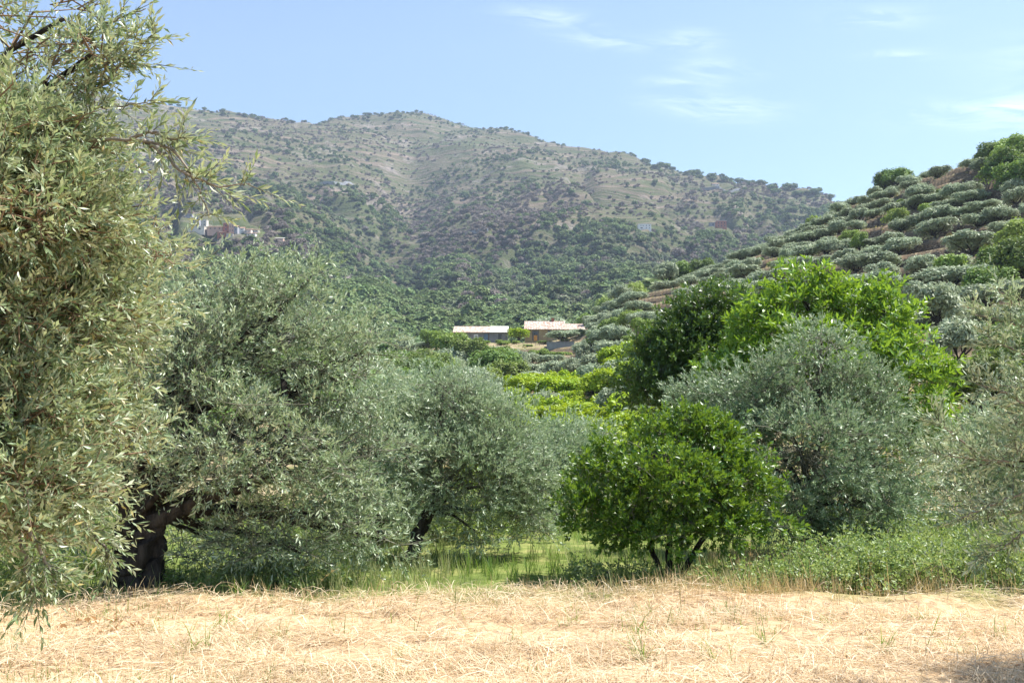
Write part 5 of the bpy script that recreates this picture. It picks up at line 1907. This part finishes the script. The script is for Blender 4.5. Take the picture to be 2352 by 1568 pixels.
far_at('hut', 'tiny grey hut between the white house and the brick building', 'hut', 1589, 1601, 511, 515.5, 'grey_block', 'lean', [(.5, .4, .2, .4)], 5, 'pale_sheet')
far_at('greenhouse', 'long pale polytunnel roof on the terraces right of the brick building', 'greenhouse', 1712, 1743, 504, 507, 'white_wall', 'lean', [], 9, 'pale_sheet')
far_at('field_house', 'small stone field house alone above the valley wood', 'hut', 1128, 1147, 671.5, 677, 'pale_wall', 'lean', W1, 6)
far_at('country_house', 'small reddish-roofed house high on the right shoulder of the mountain', 'house', 1636, 1652, 422, 427, 'pale_wall', 'gable', W1, 8)


def road_wall(label, pts, h, mat='concrete'):
    P_ = []
    for u, v in pts:
        x, y = hit(u, v, 290, 2500)
        P_.append((x, y))
    xy = np.array(P_)
    t = np.linspace(0, len(xy) - 1, 24)
    xy = np.stack([np.interp(t, np.arange(len(xy)), xy[:, 0]), np.interp(t, np.arange(len(xy)), xy[:, 1])], 1)
    z = H(xy[:, 0], xy[:, 1])
    z = np.convolve(np.pad(z, 2, mode='edge'), np.ones(5) / 5, 'valid')
    acc = wall_strip(xy, z - 3, z + h, 1.2, 5)
    tag(acc.build('retaining_wall', M[mat]), label, 'retaining wall')


road_wall('grey roadside retaining wall crossing the upper left mountain face', [(733, 427), (765, 425), (795, 426), (820, 429)], 3.2)
road_wall('grey retaining wall beside the grey-brown trees above the valley', [(1069, 541), (1090, 537), (1120, 533)], 3.5)
road_wall('grey terrace wall below the small reddish-roofed house', [(1612, 437), (1650, 434), (1700, 437)], 3.5)
# wind turbine on the crest
x, y = hit(1779, 424, 290, 2500)
z = Hs(x, y)
t_ = empty('wind_turbine', (x, y, z), 0, 'slender white wind turbine on the right shoulder of the mountain crest', 'wind turbine')
a = Acc()
tube(a, [(0, 0, -1), (0, 0, 17)], [.28, .16], 8)
a.build('mast', M['white_frame'], t_)
a = Acc()
a.box(-.3, .3, -.9, .9, 16.9, 17.5)
a.build('nacelle', M['white_frame'], t_)
for k_ in range(3):
    a = Acc()
    an_ = R(90 + 120 * k_ + 12)
    c_, s_ = math.cos(an_), math.sin(an_)
    V = [(0, -1.0, 17.2), (.18 * -s_ + 1.2 * c_, -1.0, 17.2 + .18 * c_ + 1.2 * s_), (5.2 * c_, -1.02, 17.2 + 5.2 * s_), (-.18 * -s_ + 1.0 * c_, -1.05, 17.2 - .18 * c_ + 1.0 * s_)]
    V += [(q[0], q[1] - .1, q[2]) for q in V]
    a.add(V, [(0, 1, 2, 3), (4, 7, 6, 5), (0, 4, 5, 1), (1, 5, 6, 2), (2, 6, 7, 3), (3, 7, 4, 0)])
    a.build('blade', M['white_frame'], t_)
# utility pole and wires on the near hill crest
Yp = 204.0
pole_pts = []
for (u, vtop, Y, lb) in ((2263, 347, 208.0, 'wooden utility pole on the hill crest against the sky'), (2400, 300, 196.0, 'wooden utility pole further up the hill, beyond the frame edge')):
    top_ = P(u, vtop, Y)
    z0 = Hs(top_.x, Y)
    po = empty('utility_pole', (top_.x, Y, z0), 0, lb, 'utility pole')
    a = Acc()
    tube(a, [(0, 0, -.5), (0, 0, top_.z - z0)], [.13, .09], 8)
    a.build('post', M['wood_post'], po)
    a = Acc()
    a.box(-.7, .7, -.06, .06, top_.z - z0 - .5, top_.z - z0 - .38)
    a.build('crossarm', M['wood_post'], po)
    pole_pts.append(np.array(top_) - [0, 0, .35])
third = np.array(P(2095, 440, 232))
a = Acc()
tube(a, curve_pts(pole_pts[0], pole_pts[1], 12, sag=-.02), [.02] * 12, 4)
tube(a, curve_pts(third, pole_pts[0], 12, sag=-.03), [.02] * 12, 4)
tag(a.build('power_line', M['metal']), 'thin power line running over the hill crest from the utility pole', 'power line')


# ------------------------------------------------------------------ meadow: straw, grass, weeds
rng = np.random.default_rng(42)


def grass_mat(name, cols, transl=.3, tc_=(.3, .4, .08), rough=.6, patch=0):
    return leaf_mat(name, cols, cols[len(cols) // 2], rough, .3, transl, tc_, 0.0, patch)


M['straw'] = grass_mat('cut_straw', [(.30, .21, .12), (.56, .44, .28), (.70, .58, .40), (.55, .40, .25), (.78, .68, .50)], .18, (.75, .55, .28), .5, .22)
M['dry_grass'] = grass_mat('dry_standing_grass', [(.34, .23, .10), (.50, .38, .18), (.60, .47, .26)], .25, (.65, .5, .25))
M['green_grass'] = grass_mat('green_grass_blade', [(.06, .13, .02), (.11, .20, .035), (.18, .26, .06), (.28, .28, .10)], .32, (.28, .42, .06))
M['pale_grass'] = grass_mat('pale_seeding_grass', [(.20, .25, .08), (.30, .32, .14), (.42, .38, .20)], .3, (.4, .45, .16))


def ribbons(base, d, up, length, width, lift, segs=2, lean=None):
    """flat blades: base (N,3), horizontal dir d, rising `up`, arching"""
    N = len(base)
    s = unit(np.cross(d, np.array([0, 0, 1.0])) + rng.normal(0, .45, (N, 3)) * np.array([0, 0, 1.0]))
    V = []
    for k in range(segs + 1):
        t = k / segs
        c = base + d * (length * t)[:, None] + np.array([0, 0, 1.0]) * (up * t + lift * 4 * t * (1 - t))[:, None]
        w = width * (1 - .75 * t ** 2)
        V += [c - s * w[:, None] * .5, c + s * w[:, None] * .5]
    V = np.stack(V, 1)
    n = 2 * (segs + 1)
    f = [(2 * k, 2 * k + 1, 2 * k + 3, 2 * k + 2) for k in range(segs)]
    Fq = (np.arange(N)[:, None, None] * n + np.array(f)[None]).reshape(-1, 4)
    return V.reshape(-1, 3), Fq


# straw
N = 120000
y = np.exp(rng.uniform(math.log(5.6), math.log(13.3), N))
x = rng.uniform(-.62, .62, N) * y
edge = hay_edge(x)
thin = fbm(x * .8, y * 1.3, 172, 3)
keep = (y < edge) & (rng.uniform(0, 1, N) < np.clip(.12 + (thin - .38) * 5, .10, 1)) & ~((x < -3.0) & (rng.uniform(0, 1, N) < .3))
x, y = x[keep], y[keep]
n = len(x)
flow = fbm(x * .55, y * .8, 173, 3) * 9 + rng.normal(0, .75, n)
d = np.stack([np.cos(flow), np.sin(flow) * .8, 0 * flow], 1)
L_ = .06 + .34 * rng.uniform(0, 1, n) ** 1.7
z = H(x, y)
x2, y2 = x + d[:, 0] * L_, y + d[:, 1] * L_
z2 = H(x2, y2)
base = np.stack([x, y, z + rng.uniform(.0, .07, n)], 1)
V, Fq = ribbons(base, unit(d), (z2 - z) + rng.normal(0, .035, n), L_, rng.uniform(.0025, .0065, n), rng.uniform(0, .05, n), 1)
acc = Acc()
acc.add(V, Fq)
sel_ = rng.permutation(n)[:n // 5]
V, Fq = ribbons(base[sel_], unit(rng.normal(0, 1, (len(sel_), 3)) * [1, 1, 0]), rng.uniform(0, .10, len(sel_)), L_[sel_], rng.uniform(.003, .0075, len(sel_)), rng.uniform(.01, .07, len(sel_)), 3)
acc.add(V, Fq)
tag(acc.build('straw', M['straw']), 'matted cut straw and hay lying over the front of the meadow', 'straw', kind='stuff')

# dry standing stubble along the border of the hay
N = 15000
x = rng.uniform(-.6, .62, N) * 12.5
edge = hay_edge(x)
y = edge + rng.normal(-.1, .42, N)
dn = fbm(x * .9, y, 181, 3)
right = np.clip((x + .5) / 3, 0, 1)
keep = rng.uniform(0, 1, N) < np.clip((dn - .40) * 3.5, 0, 1) * (.25 + .75 * right)
x, y = x[keep], y[keep]
n = len(x)
an = rng.uniform(0, 6.28, n)
d = np.stack([np.cos(an), np.sin(an), 0 * an], 1)
hh = rng.uniform(.10, .34, n) * (.7 + .5 * np.clip((x - 1) / 4, 0, 1))
V, Fq = ribbons(np.stack([x, y, H(x, y) - .02], 1), d, hh, hh * rng.uniform(.1, .9, n), rng.uniform(.003, .007, n), hh * .1, 3)
acc = Acc()
acc.add(V, Fq)
tag(acc.build('dry_grass', M['dry_grass']), 'dry standing grass along the border of the cut hay', 'dry grass', kind='stuff')


def grass_patch(name, mat, label, N, xr, yr, hmin, hmax, wmin, wmax, seed, dens=None, leanf=.6, segs=3, clump=.12):
    y = np.exp(rng.uniform(math.log(yr[0]), math.log(yr[1]), N))
    x = rng.uniform(xr[0], xr[1], N) * y
    # gather into tufts
    tx, ty = np.round(x / (clump * 2.5)), np.round(y / (clump * 2.5))
    jx, jy = hash2(tx, ty, seed), hash2(tx, ty, seed + 1)
    cx, cy = (tx + jx - .5) * clump * 2.5, (ty + jy - .5) * clump * 2.5
    x = cx + (x - cx) * .55
    y = cy + (y - cy) * .55
    keep = rng.uniform(0, 1, N) < (dens(x, y) if dens else 1)
    x, y = x[keep], y[keep]
    n = len(x)
    an = rng.uniform(0, 6.28, n)
    d = np.stack([np.cos(an), np.sin(an), 0 * an], 1)
    tall = .6 + .8 * hash2(np.round(x / .4), np.round(y / .4), seed + 5)
    hh = rng.uniform(hmin, hmax, n) * tall
    V, Fq = ribbons(np.stack([x, y, H(x, y) - .02], 1), d, hh * .92, hh * rng.uniform(.05, leanf, n), rng.uniform(wmin, wmax, n), hh * rng.uniform(.0, .12, n), segs)
    acc = Acc()
    acc.add(V, Fq)
    o = acc.build(name, mat)
    tag(o, label, name.replace('_', ' '), kind='stuff')
    return o


edge_y = hay_edge


grass_patch('green_grass', M['green_grass'], 'fresh green grass in the band between the hay and the trees', 40000, (-.58, .62), (9.2, 20), .08, .27, .005, .012, 201,
            lambda x, y: np.clip(.03 + (y - edge_y(x)) * 1.6, .02, 1) * np.clip(.15 + (fbm(x * .7, y * .7, 202, 3) - .35) * 4 + .35 * np.exp(-((y - 13.3) / .8) ** 2), 0, 1))
grass_patch('pale_grass', M['pale_grass'], 'pale seeding grass standing behind the green band under the trees', 38000, (-.56, .58), (11.6, 32), .12, .36, .005, .011, 211, segs=2, dens=
            lambda x, y: np.clip(.2 + (fbm(x * .5 + 4, y * .5, 212, 3) - .4) * 4, 0, 1))
grass_patch('field_grass', M['green_grass'], 'rough green grass further back under the trees', 11000, (-.55, .56), (19, 50), .2, .55, .015, .035, 221, segs=2)

grass_patch('short_grass', M['green_grass'], 'thin short green grass coming up in patches through the hay', 15000, (-.58, .6), (6.5, 12.6), .04, .13, .003, .007, 231,
            lambda x, y: np.clip((fbm(x * .45 + 2, y * .8, 232, 3) - .50) * 5, 0, 1), segs=2, clump=.08)
# tufts of green grass in the hay: one by one
TUFT = []
for k_ in range(5):
    rg = np.random.default_rng(400 + k_)
    n = 16 + 5 * k_
    an = rg.uniform(0, 6.28, n)
    d = np.stack([np.cos(an), np.sin(an), 0 * an], 1)
    hh = rg.uniform(.10, .30, n)
    base = np.stack([rg.normal(0, .07, n), rg.normal(0, .07, n), -.01 + 0 * an], 1)
    hh = hh * rg.uniform(.4, 1.1, n)
    V, Fq = ribbons(base, d, hh * rg.uniform(.35, 1, n), hh * rg.uniform(.2, 1.2, n), rg.uniform(.004, .010, n), hh * rg.uniform(.05, .22, n), 4)
    a = Acc()
    a.add(V, Fq)
    TUFT.append(a.mesh('grass_tuft', [M['green_grass']]))
TUFTS = [(300, 1365, 1.6), (345, 1372, 1.3), (420, 1362, 1.5), (470, 1358, 1.4), (540, 1350, 1.3), (600, 1352, 1.2), (690, 1340, 1.3), (640, 1345, 1.2), (275, 1378, 1.3),
         (550, 1412, 1.0), (590, 1400, .9), (500, 1470, 1.3), (350, 1480, .8), (640, 1500, .8), (560, 1520, .9), (450, 1530, 1.0), (760, 1460, .6), (820, 1400, .7),
         (1330, 1440, .8), (1480, 1440, .9), (1460, 1490, 1.1), (1500, 1500, 1.0), (1310, 1465, .8), (1240, 1430, .6), (1550, 1470, .8), (1180, 1520, .7), (1680, 1440, .7), (1480, 1560, 1.1),
         (1760, 1510, .9), (1900, 1470, .7), (1640, 1560, .9), (2040, 1540, 1.1), (2200, 1530, 1.2), (2120, 1460, .6), (2220, 1450, .8), (2290, 1500, .8), (1980, 1400, .8), (1860, 1390, 1.0),
         (90, 1440, .9), (160, 1420, .9), (40, 1500, .9), (240, 1440, .7), (980, 1410, .6), (1080, 1490, .6), (1390, 1420, .7), (700, 1420, .7), (920, 1550, .6), (1040, 1395, .7)]
place_words = lambda u: ('far left' if u < 350 else 'left' if u < 800 else 'left of centre' if u < 1120 else 'middle' if u < 1300 else 'right of centre' if u < 1650 else 'right' if u < 2050 else 'far right')
rg = np.random.default_rng(8)
seen = {}
near_sorted = sorted(TUFTS, key=lambda t: t[0])
for k_, (u, v, s) in enumerate(near_sorted):
    dx, dy, dz = ray(u, v)
    Yt = EYE / (-dz) * dy
    x = dx / dy * Yt
    o = link(bpy.data.objects.new('grass_tuft', TUFT[k_ % 5]))
    o.location = (x, Yt, Hs(x, Yt))
    o.rotation_euler = (0, 0, rg.uniform(0, 6.28))
    o.scale = (s * 1.05, s * 1.05, s * 1.05)
    where = 'at the grass border' if v < 1382 else 'on the far part of the hay' if v < 1440 else 'in the middle of the hay' if v < 1500 else 'on the nearest hay'
    tag(o, 'green grass tuft %s, %s from the left' % (where, ordinal(k_)), 'grass tuft', 'green grass tufts in the hay')

# tall dry stalks
STALKS = [(1722, 1340, 1205, 6), (1660, 1335, 1255, -40), (1625, 1345, 1290, -30), (1640, 1320, 1240, -50), (1700, 1350, 1300, 10), (1595, 1340, 1290, 5), (1500, 1360, 1310, -35),
          (1530, 1350, 1290, 12), (720, 1330, 1262, 55), (2150, 1370, 1290, -10), (2010, 1375, 1270, -15), (1990, 1375, 1300, 20)]
for k_, (u, vb, vt, lean) in enumerate(STALKS):
    Yt = 11.7 + .1 * (k_ % 3)
    b0 = P(u, vb, Yt)
    z0 = Hs(b0.x, Yt)
    hgt = (vb - vt) / F * Yt * 1.1
    root = empty('dry_stalk', (b0.x, Yt, z0), 0, 'tall dry %s grass stalk standing at the hay border, %s from the left' % (['straight', 'bent'][k_ % 2], ordinal(sorted(s_[0] for s_ in STALKS).index(u))), 'dry stalk', 'tall dry stalks')
    tip = (lean / F * Yt, .03, hgt)
    pts = curve_pts((0, 0, -.03), tip, 8, sag=.03, first=(0, 0, 1))
    a = Acc()
    tube(a, pts, np.linspace(.005, .002, 8), 5)
    a.build('stem', M['dry_grass'], root)
    n = 26
    t = rng.uniform(.62, 1, n)
    bs = np.array([pts[int(q * 7)] for q in t]) + rng.normal(0, .008, (n, 3))
    V, Fq = leaves_geo(bs, rng.normal(0, .5, (n, 3)) + [0, 0, .8], rng.normal(0, 1, (n, 3)), rng.uniform(.02, .04, n), rng.uniform(.008, .014, n), T_LO)
    a = Acc()
    a.add(V, Fq)
    a.build('seed_head', M['dry_grass'], root)


def bramble(label, u, vb, Y, w, h, dpt, n, seed, L=.045, name='bramble_bush', mat='bramble', cat='bramble bush'):
    rg = np.random.default_rng(seed)
    b0 = P(u, vb, Y)
    z0 = Hs(b0.x, Y)
    root = empty(name, (b0.x, Y, z0), 0, label, cat)
    n, h = int(n * 1.2), h * 1.15
    nc = max(10, n // 30)
    a = Acc()
    B, D = [], []
    for i in range(nc):
        s = np.array([rg.normal(0, w * .35), rg.normal(0, dpt * .35), 0])
        s[2] = Hs(b0.x + s[0], Y + s[1]) - z0
        e_ = s + np.array([rg.normal(0, w * .3), rg.normal(0, dpt * .4), h * rg.uniform(.1, 1.4)])
        f_ = e_ + np.array([rg.normal(0, w * .22), rg.normal(0, dpt * .3) - .06, -h * rg.uniform(-.1, .6)])
        t = np.linspace(0, 1, 10)[:, None]
        pts = (1 - t) ** 2 * s + 2 * t * (1 - t) * (e_ + [0, 0, h * .3]) + t * t * f_
        tube(a, pts, np.linspace(.006, .0025, 10), 4)
        k = rg.integers(2, 10, 30)
        B.append(pts[k] + rg.normal(0, .05, (30, 3)))
        D.append(rg.normal(0, .7, (30, 3)) + [0, -.1, .5])
    o = a.build('canes', M['twig'], root)
    o['kind'] = 'stuff'
    B, D = np.concatenate(B), np.concatenate(D)
    gz = H(B[:, 0] + b0.x, B[:, 1] + Y) - z0
    ok = B[:, 2] > gz + .02
    B, D = B[ok], D[ok]
    pos, d, nr, LL, WW = shoots(rg, B, D, .12, 3, L, L * .62, 55, .3, .05, .3)
    V, Fq = leaves_geo(pos, d, nr, LL, WW, T_LO)
    a = Acc()
    a.add(V, Fq)
    o = a.build('foliage', M[mat], root)
    o['kind'] = 'stuff'


bramble('bright bramble bush in front of the tall dark olive', 1890, 1340, 12.2, 1.0, .36, .8, 1500, 1)
bramble('bramble mound right of the bright bush, before the pale grass', 2050, 1335, 12.5, 1.1, .42, .9, 1800, 2)
bramble('dark green bramble thicket at the right edge of the meadow', 2290, 1340, 12.3, 1.0, .48, .9, 1800, 3)
bramble('bramble patch between the two thickets near the right', 2180, 1310, 13.6, 1.0, .38, .9, 1500, 4)
bramble('small bramble below the orange tree\'s right side', 1770, 1350, 12.0, .7, .26, .5, 600, 5)
bramble('low bramble with upright shoots behind the bright bush', 2000, 1270, 15.5, 1.3, .5, 1.0, 1500, 6)
bramble('leafy weeds at the foot of the thick olive trunk', 430, 1350, 12.6, 1.0, .16, .4, 900, 7, name='weed_clump', cat='weeds')
bramble('fern-like weeds in the sun right of the thick olive', 640, 1340, 12.9, .9, .15, .5, 700, 8, name='weed_clump', cat='weeds')
bramble('green weeds below the left side of the orange tree', 1440, 1330, 13.0, .8, .18, .5, 600, 9, name='weed_clump', cat='weeds')
bramble('leafy undergrowth behind the leaning olive trunk', 1060, 1260, 18.5, 2.2, .7, 1.2, 1500, 10, L=.07, name='bush', cat='bush')
bramble('weedy undergrowth far left beneath the crowns', 120, 1330, 14.0, 2.0, .5, 1.0, 1500, 11, L=.06, name='bush', cat='bush')
grass_patch('weedy_grass', M['dry_grass'], 'dry tawny grass mixed through the brambles on the right', 11000, (.16, .60), (11.2, 15.5), .15, .42, .004, .009, 241,
            lambda x, y: np.clip((fbm(x * .8, y * .8, 242, 3) - .42) * 5, 0, 1), segs=2)
# crumpled fallen leaves lying on the hay at the left
M['dead_leaf'] = leaf_mat('dead_leaf', [(.50, .28, .14), (.64, .42, .24), (.70, .52, .33)], (.55, .36, .20), .7, .2, .15, (.6, .4, .2), 0)
DLM = []
for k_ in range(4):
    rg = np.random.default_rng(600 + k_)
    TV = np.array([(0, 0, 0), (.5, .2, .2), (-.45, .25, .25), (0, .4, 0), (.65, .6, .35), (-.6, .55, .3), (0, .7, .1), (.3, .95, .4), (-.35, 1, .3), (0, 1.1, .2)]) + rg.normal(0, .09, (10, 3))
    a = Acc()
    a.add(TV * [.05, .06, .06], [(0, 1, 3), (0, 3, 2), (1, 4, 3), (3, 4, 6), (3, 6, 5), (3, 5, 2), (4, 7, 6), (6, 7, 9), (6, 9, 8), (6, 8, 5)])
    DLM.append(a.mesh('fallen_leaf', [M['dead_leaf']]))
FL = sorted([(rg.normal(205 + (k_ % 2) * 80, 38), rg.normal(1478, 14)) for k_ in range(44)])
for k_, (u, v) in enumerate(FL):
    dx, dy, dz = ray(u, v)
    Yt = EYE / (-dz) * dy
    x = dx / dy * Yt
    o = link(bpy.data.objects.new('fallen_leaf', DLM[k_ % 4]))
    o.location = (x, Yt, Hs(x, Yt) + .05)
    o.rotation_euler = (rg.normal(0, .5), rg.normal(0, .5), rg.uniform(0, 6.28))
    o.scale = (1.1,) * 3
    tag(o, 'crumpled orange-brown dead leaf in the fallen leaf patch, %s from the left' % ordinal(k_), 'fallen leaf', 'fallen leaves on the hay')

# ------------------------------------------------------------------ air
m, nt, out = new_mat('valley_haze')
pv = nt.nodes.new('ShaderNodeVolumePrincipled')
pv.inputs['Color'].default_value = (.62, .76, 1.0, 1)
pv.inputs['Density'].default_value = .000115
pv.inputs['Anisotropy'].default_value = .2
nt.links.new(pv.outputs[0], out.inputs['Volume'])
acc = Acc()
acc.box(-4500, 7000, -40, 2750, -7, 1080)
tag(acc.build('haze', m), 'thin blue summer haze filling the valley', 'haze', kind='stuff')
